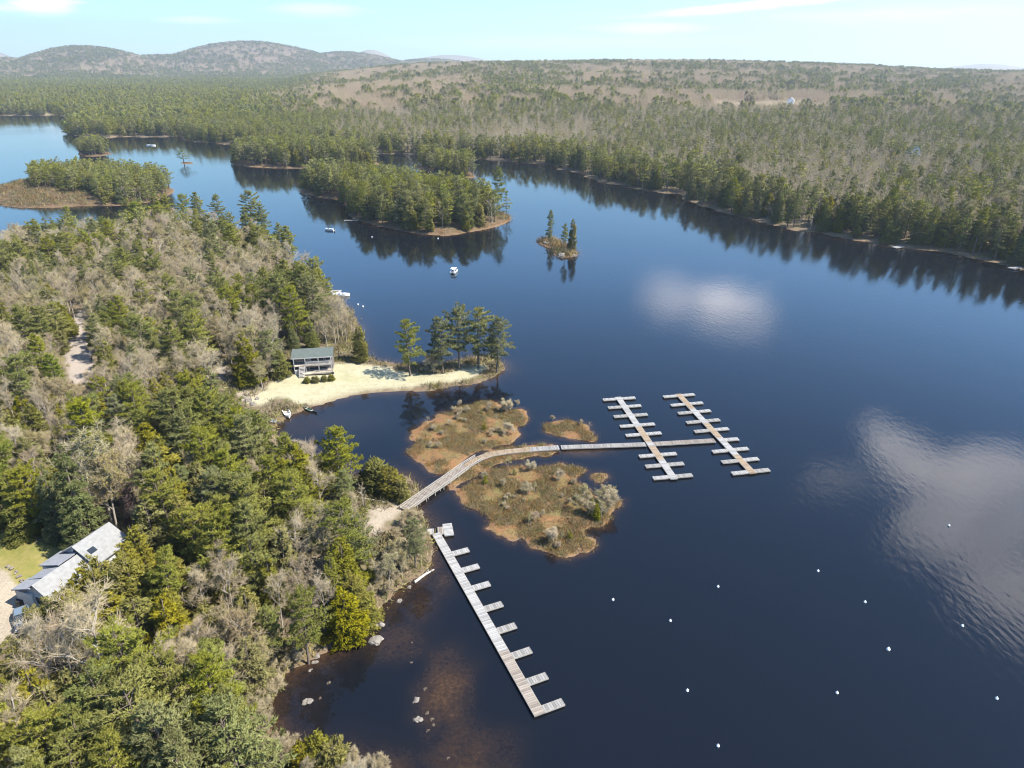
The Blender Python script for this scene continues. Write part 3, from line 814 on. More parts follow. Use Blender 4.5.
# five pines and a grey shrub on the sandy spit
SPIT = [('pine', 410, 375.5, 408, 319, 'greyish green conifer furthest left on the sandy spit'), ('pine', 443, 373, 441, 320, 'second pine from the left on the sandy spit, beside a grey shrub'), ('pine', 459, 368.5, 460, 309, 'middle tall pine of the row on the sandy spit'),
        ('pine', 478.4, 367.5, 481, 307, 'tallest bright pine near the end of the sandy spit'), ('pine', 497, 371, 504, 320, 'leaning pine at the very tip of the sandy spit')]
for k, a, b, ta, tb, lab in SPIT:
    x, y = G(a, b, .6)
    z = max(.3, ground_z(x, y))
    h = 12.0
    for _ in range(6):
        v0 = PX(x, y, z)[1]; v1 = PX(x, y, z + h)[1]; h *= (v0 - tb) / (v0 - v1)
    T.append(dict(kind=k, x=x, y=y, z=z, h=h, near=True, label=lab, lean=(ta - a) / 60.0 * .5, wide=1.02))
x, y = G(434, 373, .6)
T.append(dict(kind='shrub', x=x, y=y, z=ground_z(x, y), h=4.6, near=True, label='leafless grey shrub between two pines on the sandy spit'))
for a, b, tb, k, lab in [(549.6, 240, 210.5, P_, 'slim conifer standing apart on the left rock of the tiny islet'), (572, 250, 218, C_, 'olive conifer at the right edge of the tiny rocky islet'), (564.6, 253.5, 224.5, P_, 'thin pale conifer at the front of the tiny rocky islet'),
                         (184, 162.8, 150, P_, 'lone small tree on the bare speck of an islet'), (498, 216, 169, P_, 'tall thin tree near the right tip of the wooded island'), (507, 216.5, 192, P_, 'last thin conifer at the right tip of the wooded island')]:
    x, y = G(a, b, .3); z = max(.2, ground_z(x, y)); h = 10.
    for _ in range(6):
        v0 = PX(x, y, z)[1]; v1 = PX(x, y, z + h)[1]; h *= (v0 - tb) / (v0 - v1)
    T.append(dict(kind=k, x=x, y=y, z=z, h=h, near=False, label=lab, wide=2.3 if 'speck' in lab else .75))
# low bushes on the marsh islets
BOGB = zz([(385, 130), (410, 115), (180, 165), (200, 190), (235, 260), (300, 95), (395, 190), (520, 95), (470, 190), (490, 205), (440, 165), (395, 372), (400, 395), (470, 405), (485, 335), (570, 345), (675, 360), (680, 380), (620, 175), (760, 170), (795, 180), (655, 150), (770, 460), (790, 480), (800, 510), (830, 480), (840, 520), (860, 500), (815, 450), (850, 450), (820, 530), (750, 490), (570, 555), (590, 540), (690, 605), (660, 615), (720, 600), (560, 430), (585, 425), (860, 465), (880, 460), (775, 440), (510, 360)], 3.793, 380, 380)
rb = np.random.default_rng(5)
for P_b in (BOG1, BOG2, BOG3):
    q_ = np.array(P_b)
    for _ in range(260 if P_b is BOG2 else 160):
        x_, y_ = rb.uniform(q_[:, 0].min(), q_[:, 0].max()), rb.uniform(q_[:, 1].min(), q_[:, 1].max())
        if sdf(P_b, np.array([x_]), np.array([y_]))[0] > 1.0 and fbm(np.array([x_ / 5]), np.array([y_ / 5]), 87, 3)[0] > .54 and len(BOGB) < 85:
            u_, v_ = PX(x_, y_, .2); BOGB.append((float(u_), float(v_)))
for i, (a, b) in enumerate(BOGB):
    x, y = G(a, b, .3); z = ground_z(x, y)
    tall = 740 < (a - 380) * 3.793 < 890 and (b - 380) * 3.793 > 430
    T.append(dict(kind='budding' if tall and i % 3 else ('shrub' if i >= 47 or i % 2 else ('cedar' if i % 6 == 0 else 'budding')), x=x, y=y, z=max(z, .1), h=rb.uniform(2.2, 3.4) if tall else (rb.uniform(1.0, 1.7) if (a > 530 and b < 443) else rb.uniform(1.2, 2.6) if i < 47 else rb.uniform(.5, 1.2)), near=True, bog=True))

# islands and the far shores
def island(poly, spacing, hr, mix, seed, inset=1.2, cut=None):
    r = np.random.default_rng(seed)
    P = np.array(poly)
    gx, gy = np.meshgrid(np.arange(P[:, 0].min(), P[:, 0].max(), spacing), np.arange(P[:, 1].min(), P[:, 1].max(), spacing))
    x = (gx + r.uniform(-.45, .45, gx.shape) * spacing).ravel(); y = (gy + r.uniform(-.45, .45, gx.shape) * spacing).ravel()
    s = sdf(poly, x, y); ok = s > inset
    if cut is not None: ok &= ~cut(x, y)
    x, y = x[ok], y[ok]; z = land_height(x, y)[0]
    for i in range(len(x)):
        k = r.choice(list(mix), p=list(mix.values()))
        h = r.uniform(*hr) * {P_: 1, H_: .95, C_: .75, B_: .78, U_: .72}[k]
        T.append(dict(kind=k, x=x[i], y=y[i], z=max(z[i], .2), h=h, near=False))
MIXI = {P_: .64, H_: .12, C_: .12, B_: .07, U_: .05}
def cutB(x, y):
    u, v = PX(x, y, 0)
    return (u < 34) | ((u < 95) & (v > 197)) | ((u < 70) & (v > 193))
def cutE(x, y):
    u, v = PX(x, y, 0)
    return ((u > 440) & (v > 232.5)) | (u > 497) | ((u > 480) & (v > 226))
island(LAND_B, 3.7, (9, 12.5), MIXI, 21, .4, cutB)
island(LAND_C, 3.6, (10, 14), MIXI, 22, .4)
island(LAND_E, 3.9, (10.5, 15), MIXI, 23, .3, cutE)
island(LAND_F, 4.2, (12, 16), MIXI, 24, .3)
island(LAND_G, 4.6, (11, 14.5), MIXI, 25, .3)

# the mainland wood: single trees out to about 900 m, groups of crowns beyond
def conifer_share(x, y, sI):
    c = col_of(x, y); R = np.hypot(x, y)
    n = fbm(x / 210, y / 210, 61, 4)
    pc = .05 + .30 * sstep(.48, .62, n)
    pc = np.maximum(pc, (.72 * (1 - sstep(2600, 4300, R)) + .2 * (R < 3500) + .22) * (1 - sstep(230, 400, c + (fbm(x / 330, y / 330, 67, 4) - .5) * 420)) )
    pc = np.where((c > 520) & (R < 620), np.maximum(pc, .09), pc)
    pc = np.where(R > 3400, .16 + .34 * sstep(.35, .65, fbm(x / 160, y / 160, 69, 3)), pc)
    pc = np.maximum(pc, .82 * np.exp(-np.maximum(sI - 8, 0) / 20))
    return pc
def on_ground(px, py):
    z_ = 0.
    for _ in range(6):
        x_, y_ = G(px, py, z_); z_ = float(land_height(np.array([x_]), np.array([y_]))[0][0])
    return x_, y_
COURT = [on_ground(*q) for q in ((716, 102), (770, 98.5), (800, 99.5), (832, 104), (822, 112), (770, 112), (716, 106))]
def far_points(r0, r1, spacing, seed):
    r = np.random.default_rng(seed)
    xs, ys = [], []
    R = r0
    while R < r1:
        s = spacing(R)
        nA = int(R * 2.0 / s)
        a = (np.arange(nA) + r.uniform(-.45, .45, nA)) / nA * 2.0 - 1.0
        rr = R + r.uniform(-.45, .45, nA) * s
        xs.append(rr * np.sin(a)); ys.append(rr * np.cos(a)); R += s
    x = np.concatenate(xs); y = np.concatenate(ys)
    h, d, sA, sI, bg = land_height(x, y)
    ok = sI > .3
    court = sdf(COURT, x, y)
    ok &= court < -5
    return x[ok], y[ok], h[ok], sI[ok], r
CON_ = (P_, H_, C_)
x, y, z, sI, r = far_points(230, 900, lambda R: 4.4 + max(0, R - 400) * .002, 31)
pc = conifer_share(x, y, sI)
ty = r.random(len(x)); t2 = r.random(len(x)); hh = r.uniform(.75, 1.12, len(x))
for i in range(len(x)):
    if ty[i] < pc[i]: k = P_ if t2[i] < .58 else (H_ if t2[i] < .84 else C_)
    else: k = B_ if t2[i] < .52 else U_
    h = {P_: 12.8, H_: 11.8, C_: 9.5, B_: 10.8, U_: 10.4}[k] * hh[i] * (1.18 if sI[i] < 25 and k in CON_ else 1)
    if sI[i] < 6 and k in (B_, U_): h *= .7
    T.append(dict(kind=k, x=x[i], y=y[i], z=z[i], h=h, near=False, main=True))
MAINFAR = far_points(900, 5600, lambda R: 11.5 + min(9.5, max(0, R - 1200) * .0042) - (4.5 if R > 3500 else 0), 32)
keep_ = (np.hypot(MAINFAR[0], MAINFAR[1]) < 3300) | (col_of(MAINFAR[0], MAINFAR[1]) < 500)
MAINFAR = tuple(q[keep_] for q in MAINFAR[:4]) + (MAINFAR[4],)

# ------------------------------------------------------------------ which of them are objects of their own
for t in T:
    u0, v0 = PX(t['x'], t['y'], t['z']); u1, v1 = PX(t['x'], t['y'], t['z'] + t['h'])
    t['u'], t['v'], t['size'] = u0, v0, v0 - v1
    t['tu'], t['tv'] = u1, v1
    t['inframe'] = bool((-640 < u1 < 1500) and (v1 < 1300) and v0 > 0)
    t['seen'] = bool((-55 < u1 < 1070) and (v1 < 800))
LIMIT = 298
for k in KINDS:
    c = sorted([t for t in T if t['kind'] == k], key=lambda t: (-bool(t.get('label')), -bool(t.get('bog')), -bool(t.get('hand')), not t['seen'], -t['size']))
    for i, t in enumerate(c):
        t['own'] = bool(i < LIMIT and t['seen'] and (t['size'] > 15 or t.get('label') or t.get('bog')))

WORDS = {'pine': ('pine_tree', 'pine tree'), 'hemlock': ('hemlock_tree', 'hemlock tree'), 'cedar': ('cedar_tree', 'cedar tree'), 'bare': ('bare_tree', 'leafless tree'), 'budding': ('budding_tree', 'budding tree'), 'dead': ('dead_tree', 'dead tree'), 'shrub': ('shrub', 'shrub'), 'bush': ('bush', 'bush')}
LOOK = {'pine': 'layered green pine', 'hemlock': 'dark green hemlock', 'cedar': 'olive pointed cedar', 'bare': 'leafless grey tree', 'budding': 'tan budding tree', 'dead': 'reddish brown dead conifer', 'shrub': 'low twiggy shrub', 'bush': 'round olive bush'}
ZONES = [  # base in the photograph, words
 (20, 262, 'by the narrow inlet on the left'), (80, 258, 'on the low shore facing the marshy island'), (140, 250, 'behind the inner inlet'), (205, 240, 'on the back of the wooded point'), (262, 246, 'at the end of the wooded point'), (300, 290, 'above the small white dock'), (245, 300, 'in the middle of the wooded point'),
 (180, 300, 'up the wooded slope'), (120, 315, 'behind the grey clearing'), (50, 310, 'left behind the grey clearing'), (40, 370, 'left of the grey clearing'), (110, 385, 'right of the grey clearing'), (165, 370, 'between clearing and stony path'), (215, 350, 'behind the stony path'), (265, 360, 'left of the green-roofed cabin'), (315, 345, 'behind the green-roofed cabin'), (352, 350, 'right of the green-roofed cabin'),
 (225, 425, 'in front of the stony path'), (275, 460, 'beside the beached boats'), (325, 480, 'on the shore of the dark cove'), (160, 440, 'in the heart of the wood'), (80, 450, 'in the wood behind the dark hemlock'), (20, 440, 'at the left edge of the wood'), (25, 510, 'behind the lawn'), (75, 525, 'between lawn and wood'), (140, 505, 'behind the white-roofed house'), (190, 530, 'right of the white-roofed house'),
 (150, 580, 'near the gable of the white-roofed house'), (95, 600, 'in front of the white-roofed house'), (30, 660, 'near the gravel drive'), (245, 545, 'in the wood left of the sand path'), (300, 545, 'inland of the sand path'), (355, 530, 'around the sand path'), (405, 540, 'by the shore end of the long dock'), (375, 590, 'above the boulders in the water'), (325, 620, 'above the rocky shore'), (270, 640, 'behind the little grassy beach'), (215, 640, 'in the wood above the little beach'),
 (150, 680, 'in the near wood'), (80, 700, 'in the near wood below the big leafless tree'), (20, 740, 'in the near corner of the wood'), (110, 780, 'at the near edge of the wood'), (200, 780, 'in the near wood beside the bay'), (265, 720, 'along the near shore of the bay'), (330, 775, 'on the shore at the bottom of the bay'),
]
def zone_of(t):
    u, v = t['u'], t['v']
    if t.get('bog'):
        if v < 443 and u > 530: return 'on the smallest marsh islet'
        return 'on the marsh islet behind the boardwalk' if v < 478 and u < 530 and not (v > 465 and u > 480) else 'on the marsh islet in front of the boardwalk'
    if t.get('main'):
        if u < 240: return 'on the far wooded shore at left' if u > 120 else 'on the shore of the far left arm'
        if u < 420: return 'on the shore behind the long islands'
        if u < 560: return 'on the shore right of the islands'
        if u < 700: return 'around the bend of the far shore'
        if u < 860: return 'on the far shore at right'
        return 'on the nearest part of the right shore'
    if not t['near']:
        if u < 115 and v < 158: return 'on the small round island'
        if u < 200: return 'on the marshy island at left'
        if v > 181 or (u > 296 and v > 182): return 'on the long middle island'
        if u > 400: return 'on the small island behind'
        return 'on the dark island behind the middle one'
    return min(ZONES, key=lambda q: (q[0] - u) ** 2 + (1.6 * (q[1] - v)) ** 2)[2]
GROUPOF = {'bog': 'bushes on the marsh islets', 'main': 'trees along the far shore'}
ORD = ['first', 'second', 'third', 'fourth', 'fifth', 'sixth', 'seventh', 'eighth', 'ninth', 'tenth']
own = [t for t in T if t['own']]
cells = {}
for t in own:
    z = zone_of(t); t['zone'] = z
    t['group'] = ('bushes on the marsh islets' if t.get('bog') else WORDS[t['kind']][1] + 's ' + z)
    if not t.get('label'): cells.setdefault((z, t['kind']), []).append(t)
for (z, k), c in cells.items():
    hs = sorted(t['h'] for t in c)
    subs = {}
    for t in c:
        q = 0 if len(c) < 4 else (1 if t['h'] > hs[int(len(hs) * .66)] else (2 if t['h'] < hs[int(len(hs) * .33)] else 3))
        subs.setdefault(q, []).append(t)
    for q, s in subs.items():
        look = {0: '', 1: 'tall ', 2: 'small ', 3: 'middle-sized '}[q] + LOOK[k]
        if k in ('shrub',): look = {0: '', 1: 'larger ', 2: 'smallest ', 3: 'mid-sized '}[q] + LOOK[k]
        s.sort(key=lambda t: t['tu'])
        for i, t in enumerate(s):
            if len(s) == 1: t['label'] = f'{look} {z}'
            elif len(s) <= 10 and (t['near'] or len(s) <= 6):
                t['label'] = f'{look} {z}, {ORD[i]} from left'
            else:
                t['label'] = f'{look} among many like it {z}'; t['group'] = f'{look}s {z}'

# ------------------------------------------------------------------ build the trees
rt = np.random.default_rng(99)
def set_tree(o, t):
    s = t['h'] / KINDS[t['kind']]['ref']
    w = t.get('wide', float(rt.uniform(.84, 1.2))) * ((.75 if t['kind'] == 'cedar' else 1.2) if t.get('bog') else 1.0)
    o.location = (t['x'], t['y'], t['z'] - .06)
    o.rotation_euler = (0, t.get('lean', float(rt.normal(0, .02))), float(rt.uniform(0, 2 * PI)) if not t.get('lean') else 0)
    o.scale = (s * w, s * w, s)
n_own = 0
for t in own:
    k = t['kind']; v = int(rt.integers(0, NVAR[k]))
    if k == 'pine' and 'sandy spit' in t['label']: v = [1, 4, 3][n_own % 3]
    nm, cat = WORDS[k]
    if k in ('shrub', 'bush'):
        nm, cat = ('shrub', 'shrub') if k == 'shrub' else ('bush', 'bush')
    if t['size'] > 26 and k not in ('shrub',) and not (t.get('bog')):
        w, l = proto_parts(k, v)
        root = empty(nm, (0, 0, 0)); set_tree(root, t)
        link(bpy.data.objects.new('trunk', w), root)
        link(bpy.data.objects.new('crown', l), root)
        tag(root, t['label'], cat, t['group'])
    else:
        if t.get('bog') and k != 'shrub':
            nm, cat = 'bush', 'bush'
            t['label'] = t['label'].replace('pointed cedar', 'marsh bush').replace('budding tree', 'budding bush')
        q = .35 if t['size'] > 12 else .16
        o = bpy.data.objects.new(nm, proto_single(k, v, q if k not in ('shrub', 'bush') else 1.0)); link(o); set_tree(o, t)
        tag(o, t['label'], cat, t['group'])
    n_own += 1
print('F', sum(1 for q in T if 235<q['u']<370 and 155<q['v']<170 and not q.get('main')), [ (q['own'],q['inframe'],q['kind'],q['size']) for q in T if 235<q['u']<370 and 155<q['v']<170 and not q.get('main')][:5])
print('own trees', n_own, {k: sum(1 for t in own if t['kind'] == k) for k in KINDS}, 'all', len(T))

# ------------------------------------------------------------------ the far wood, one mass
def scatter(name, label, cat, pts, scl, rot, idx, protos):
    """instances PROTOS (meshes) on points through a node modifier: one object"""
    me = bpy.data.meshes.new(name)
    me.vertices.add(len(pts)); me.vertices.foreach_set('co', np.asarray(pts, np.float32).ravel())
    a = me.attributes.new('scl', 'FLOAT_VECTOR', 'POINT'); a.data.foreach_set('vector', np.asarray(scl, np.float32).ravel())
    a = me.attributes.new('rot', 'FLOAT_VECTOR', 'POINT'); a.data.foreach_set('vector', np.asarray(rot, np.float32).ravel())
    a = me.attributes.new('idx', 'INT', 'POINT'); a.data.foreach_set('value', np.asarray(idx, np.int32))
    o = bpy.data.objects.new(name, me); link(o); tag(o, label, cat, None, 'stuff')
    ng = bpy.data.node_groups.new(name, 'GeometryNodeTree')
    ng.interface.new_socket('Geometry', in_out='INPUT', socket_type='NodeSocketGeometry')
    ng.interface.new_socket('Geometry', in_out='OUTPUT', socket_type='NodeSocketGeometry')
    N = ng.nodes; L = ng.links
    gi = N.new('NodeGroupInput'); go = N.new('NodeGroupOutput')
    g2i = N.new('GeometryNodeGeometryToInstance')
    for pm in reversed(protos):      # the socket lists its links last first
        po = bpy.data.objects.new(name + '_form', pm)
        oi = N.new('GeometryNodeObjectInfo'); oi.inputs['Object'].default_value = po
        L.new(oi.outputs['Geometry'], g2i.inputs[0])
    iop = N.new('GeometryNodeInstanceOnPoints'); iop.inputs['Pick Instance'].default_value = True
    def na(nm, ty):
        nd = N.new('GeometryNodeInputNamedAttribute'); nd.data_type = ty; nd.inputs[0].default_value = nm
        return nd.outputs[0]
    L.new(gi.outputs[0], iop.inputs['Points']); L.new(g2i.outputs[0], iop.inputs['Instance'])
    L.new(na('idx', 'INT'), iop.inputs['Instance Index'])
    L.new(na('rot', 'FLOAT_VECTOR'), iop.inputs['Rotation'])
    L.new(na('scl', 'FLOAT_VECTOR'), iop.inputs['Scale'])
    L.new(iop.outputs[0], go.inputs[0])
    md = o.modifiers.new('scatter', 'NODES'); md.node_group = ng
    return o

rest = [t for t in T if not t['own']]
rs = np.random.default_rng(77)
def put_rest(sel, name, label, cat, q, kinds):
    protos, index = [], {}
    for k in kinds:
        for v in range(min(NVAR[k], 4)):
            index[(k, v)] = len(protos); protos.append(proto_single(k, v, q))
    pts, scl, rot, idx = [], [], [], []
    for t in sel:
        s = t['h'] / KINDS[t['kind']]['ref'] 
        pts.append((t['x'], t['y'], t['z'] - .05)); w = rs.uniform(.9, 1.2); scl.append((s * w, s * w, s)); rot.append((0, 0, rs.uniform(0, 6.28)))
        idx.append(index[(t['kind'], int(rs.integers(0, min(NVAR[t['kind']], 4))))])
    if pts: scatter(name, label, cat, pts, scl, rot, idx, protos)
CON = ('pine', 'hemlock', 'cedar'); DEC = ('bare', 'budding')
put_rest([t for t in rest if t['kind'] in CON and t['inframe']], 'conifer_forest', 'green conifers massed along the far shores and slopes', 'forest', .16, CON)
put_rest([t for t in rest if t['kind'] in DEC and t['inframe']], 'leafless_forest', 'greyish brown leafless wood covering the nearer slopes', 'forest', .16, DEC)
put_rest([t for t in rest if t['kind'] in ('shrub', 'bush') and t['inframe']], 'undergrowth_shrubs', 'low twiggy undergrowth beneath the trees', 'undergrowth', 1.0, ('shrub', 'bush'))

# groups of crowns for the distant slopes
def clump(kinds, seed, n=6, rad=6.5, q=.035):
    r = np.random.default_rng(seed)
    allP, mats, remap = Parts(), [], {}
    for i in range(n):
        k = kinds[int(r.integers(0, len(kinds)))]
        w, l = gen(k, int(r.integers(0, 4)), q)
        ms = KINDS[k]['mats']
        s = {'pine': .88, 'hemlock': .88, 'cedar': 1.1, 'bare': 1.08, 'budding': 1.12}[k] * r.uniform(.75, 1.1)
        a = i * 2.4; d = rad * math.sqrt((i + .5) / n)
        off = np.array([d * math.cos(a), d * math.sin(a), 0]) + r.normal(0, .6, 3) * np.array([1, 1, 0])
        for part, names in ((w, [ms[0]]), (l, ms[1:])):
            base = allP.n; base_i = len(allP.V)
            for V, F, mi in zip(part.V, part.F, part.M):
                nm = names[int(mi[0])] if len(mi) else names[0]
                nm = 'fartwig' if nm in ('twig', 'paletrunk') else nm
                if nm not in remap: remap[nm] = len(mats); mats.append(M[nm])
                allP.V.append(V * s * np.array([1.15, 1.15, 1]) + off); allP.O.append(part.O[len(allP.V) - 1 - base_i] if part.O else np.zeros_like(V)); allP.F.append(F + base); allP.M.append(np.full(len(F), remap[nm]))
            allP.n += part.n
    return allP.mesh('crowns', mats)
x, y, z, sI, r = MAINFAR
pc = conifer_share(x, y, sI)
isc = r.random(len(x)) < pc
R = np.hypot(x, y); w = np.clip(1 + (R - 1200) * .00032, 1, 1.75) * np.where(R > 3500, .78, 1)
hs = r.uniform(.85, 1.1, len(x))
con = [clump(['pine', 'pine', 'hemlock', 'cedar'], 900 + i) for i in range(4)] + [clump(['hemlock', 'pine'], 910 + i) for i in range(2)]
dec = [clump(['bare', 'budding'], 920 + i, 8, 6.5, .05) for i in range(5)]
for sel, name, lab, protos in ((isc, 'distant_conifer_forest', 'far green and olive conifer patches reaching the hills', con), (~isc, 'distant_leafless_forest', 'far greyish mauve leafless forest on the slopes and hills', dec)):
    nn = int(sel.sum())
    scatter(name, lab, 'forest', np.stack([x[sel], y[sel], z[sel] - .1], 1), np.stack([w[sel], w[sel], hs[sel] * (1 + (w[sel] - 1) * .25)], 1), np.stack([np.zeros(nn), np.zeros(nn), r.uniform(0, 6.28, nn)], 1), r.integers(0, len(protos), nn), protos)

# dry grass and heath on the marsh, low growth on the wood's floor
def tuft(seed, n, mat, L=.35, W=.06, spread=.4, up=.8):
    r = np.random.default_rng(seed)
    p = Parts()
    P = np.stack([r.normal(0, spread, n), r.normal(0, spread, n), np.abs(r.normal(0, .05, n))], 1)
    p.add(blades(P, r.normal(0, .5, (n, 3)) + np.array([0, 0, up]), L * r.uniform(.6, 1.4, n), W, r))
    p.O = [np.stack([v[:, 0], v[:, 1], np.full(len(v), .9)], 1) for v in p.V]
    return p.mesh('tuft', [M[mat]])
def cover(name, label, cat, x, y, z, protos, smin, smax, seed):
    r = np.random.default_rng(seed); nn = len(x)
    s = r.uniform(smin, smax, nn)
    scatter(name, label, cat, np.stack([x, y, z - .03], 1), np.stack([s, s, s], 1), np.stack([np.zeros(nn), np.zeros(nn), r.uniform(0, 6.28, nn)], 1), r.integers(0, len(protos), nn), protos)
r = np.random.default_rng(404)
bx = np.array([p for b in BOGS for p in b])
x = r.uniform(bx[:, 0].min() - 2, bx[:, 0].max() + 2, 26000); y = r.uniform(bx[:, 1].min() - 2, bx[:, 1].max() + 2, 26000)
hh, _, _, _, bg = land_height(x, y)
clump_n = fbm(x / 3, y / 3, 81, 3)
ok = (bg > .25) & (clump_n > .44)
cover('marsh_grass', 'rusty heath and dry grass on the marsh islets', 'marsh grass', x[ok], y[ok], hh[ok], [tuft(1, 26, 'heath'), tuft(2, 22, 'drygrass', .45, .05), tuft(3, 30, 'heath', .3, .09), tuft(4, 26, 'understory', .4, .08)], .45, 1.2, 5)
ix, iy = [], []
for poly, cutf, cnt in ((LAND_B, cutB, 5000), (LAND_E, cutE, 4000), (LAND_H, None, 400)):
    P = np.array(poly); qx = r.uniform(P[:, 0].min(), P[:, 0].max(), cnt); qy = r.uniform(P[:, 1].min(), P[:, 1].max(), cnt)
    k_ = (sdf(poly, qx, qy) > .3) & (fbm(qx / 5, qy / 5, 83, 3) > .42)
    if cutf is not None: k_ &= cutf(qx, qy)
    ix.append(qx[k_]); iy.append(qy[k_])
ix = np.concatenate(ix); iy = np.concatenate(iy)
cover('shore_heath', 'brown heath and dry reeds on the low ends of the islands', 'heath', ix, iy, land_height(ix, iy)[0], [tuft(5, 26, 'drygrass', .8, .10, .8), tuft(6, 24, 'understory', .9, .14, .7), tuft(7, 24, 'heath', .7, .12, .8)], .8, 2.0, 8)
gx = r.uniform(-210, 45, 60000); gy = r.uniform(38, 300, 60000)
d = sdf(LAND_A, gx, gy, 400)
ok = (d > .2)
for p_ in (SAND, DRIVE, PARKING, SANDPATH, LAWN): ok &= sdf(p_, gx, gy, 60) < -.3
ok &= fbm(gx / 6, gy / 6, 91, 3) > np.where(d < 5, .3, .47)
gx, gy = gx[ok], gy[ok]; gz_ = land_height(gx, gy)[0]
u, v = PX(gx, gy, gz_); ok = (u > -60) & (u < 560) & (v < 830) & (gz_ > .02)
cover('forest_undergrowth', 'dry ferns, brush and saplings on the floor of the wood', 'undergrowth', gx[ok], gy[ok], gz_[ok], [tuft(11, 30, 'understory', .6, .10, .6), tuft(12, 26, 'drygrass', .6, .07, .6), tuft(13, 24, 'understory', .8, .12, .5), tuft(14, 20, 'bud', .7, .12, .6)], .7, 1.6, 6)

# ------------------------------------------------------------------ built things
def plank_mat(name, c1, c2, step=.15, axis=0):
    """weathered boards: tone changes board by board along one axis of the object"""
    m, n, out = new_mat(name)
    tc = n.add('ShaderNodeTexCoord')
    sp = n.add('ShaderNodeSeparateXYZ'); n.link(tc.outputs['Object'], sp.inputs[0])
    k = n.math('FLOOR', n.math('DIVIDE', sp.outputs[axis], step))
    wn = n.add('ShaderNodeTexWhiteNoise'); wn.noise_dimensions = '1D'; n.link(k, wn.inputs['W'])
    f = n.noise(1.2, 4, .6, tc.outputs['Object'])
    v = n.math('ADD', n.math('MULTIPLY', wn.outputs['Value'], .55), n.math('MULTIPLY', f, .45))
    fr = n.math('FRACT', n.math('DIVIDE', sp.outputs[axis], step))
    gap = n.math('LESS_THAN', fr, .10)
    col = n.ramp(v, [(.25, c1), (.75, c2)])
    col = n.mix(n.math('MULTIPLY', gap, .8), col, (.05, .045, .04))
    p = n.add('ShaderNodeBsdfPrincipled'); p.inputs['Roughness'].default_value = .8; p.inputs['Specular IOR Level'].default_value = .2
    n.link(col, p.inputs['Base Color']); n.link(p.outputs[0], out.inputs[0])
    return m
M['plank_grey'] = plank_mat('grey_boards', (.165, .156, .143), (.265, .252, .232), .3)
M['plank_tan'] = plank_mat('tan_boards', (.20, .145, .092), (.285, .22, .15), .3)
M['plank_brown'] = plank_mat('brown_boards', (.16, .135, .11), (.26, .225, .19), .3)
M['plank_pale'] = plank_mat('pale_boards', (.21, .203, .19), (.315, .305, .29), .3)
M['float'] = simple('black_floats', (.03, .03, .03), .6)
M['white'] = simple('white_paint', (.78, .78, .76), .4, .06)
M['dockwood'] = simple('weathered_timber', (.28, .25, .21), .8, .2)
M['siding'] = plank_mat('grey_siding', (.12, .108, .10), (.19, .172, .16), .18, 2)
M['green_roof'] = simple('green_metal_roof', (.085, .100, .088), .6, .12, 1.5)
M['trim'] = simple('pale_trim', (.33, .315, .295), .7, .15)
M['glass'] = simple('window_glass', (.02, .025, .03), .08, .1, 1, 0, 0, .6)
M['dark'] = simple('dark_void', (.02, .018, .016), .8)
M['deckwood'] = plank_mat('deck_boards', (.33, .28, .22), (.46, .40, .32), .14, 0)
M['canvas'] = simple('white_canvas', (.74, .72, .70), .8, .05)
M['shingle'] = simple('pale_shingles', (.205, .205, .20), .75, .16, 2.2, 0, .3)
M['shingle_grey'] = simple('grey_shingles', (.22, .225, .24), .75, .14, 2.2, 0, .3)
M['clap'] = plank_mat('white_clapboard', (.5, .5, .49), (.58, .58, .56), .14, 2)
M['rock'] = simple('lake_granite', (.165, .145, .122), .85, .4, 1.6, 0, .6)
M['rock_wet'] = simple('wet_brown_stone', (.075, .055, .036), .6, .4, 2.0, 0, .6)
M['log'] = simple('bleached_log', (.36, .33, .285), .8, .15)
M['rubber'] = simple('black_rubber', (.02, .02, .02), .7)
M['carpaint'] = simple('pale_blue_paint', (.11, .145, .185), .5, .05, 1, .0, 0, .6)
M['alu'] = simple('brushed_aluminium', (.55, .56, .57), .35, .08, 2, .7)
M['hullgreen'] = simple('dark_green_hull', (.05, .08, .06), .4, .1)
M['red'] = simple('red_paint', (.35, .05, .04), .5, .1)
M['bluetop'] = simple('blue_cloth', (.05, .10, .22), .8, .1)
M['chimney'] = simple('brick_chimney', (.28, .14, .10), .85, .25, 4)

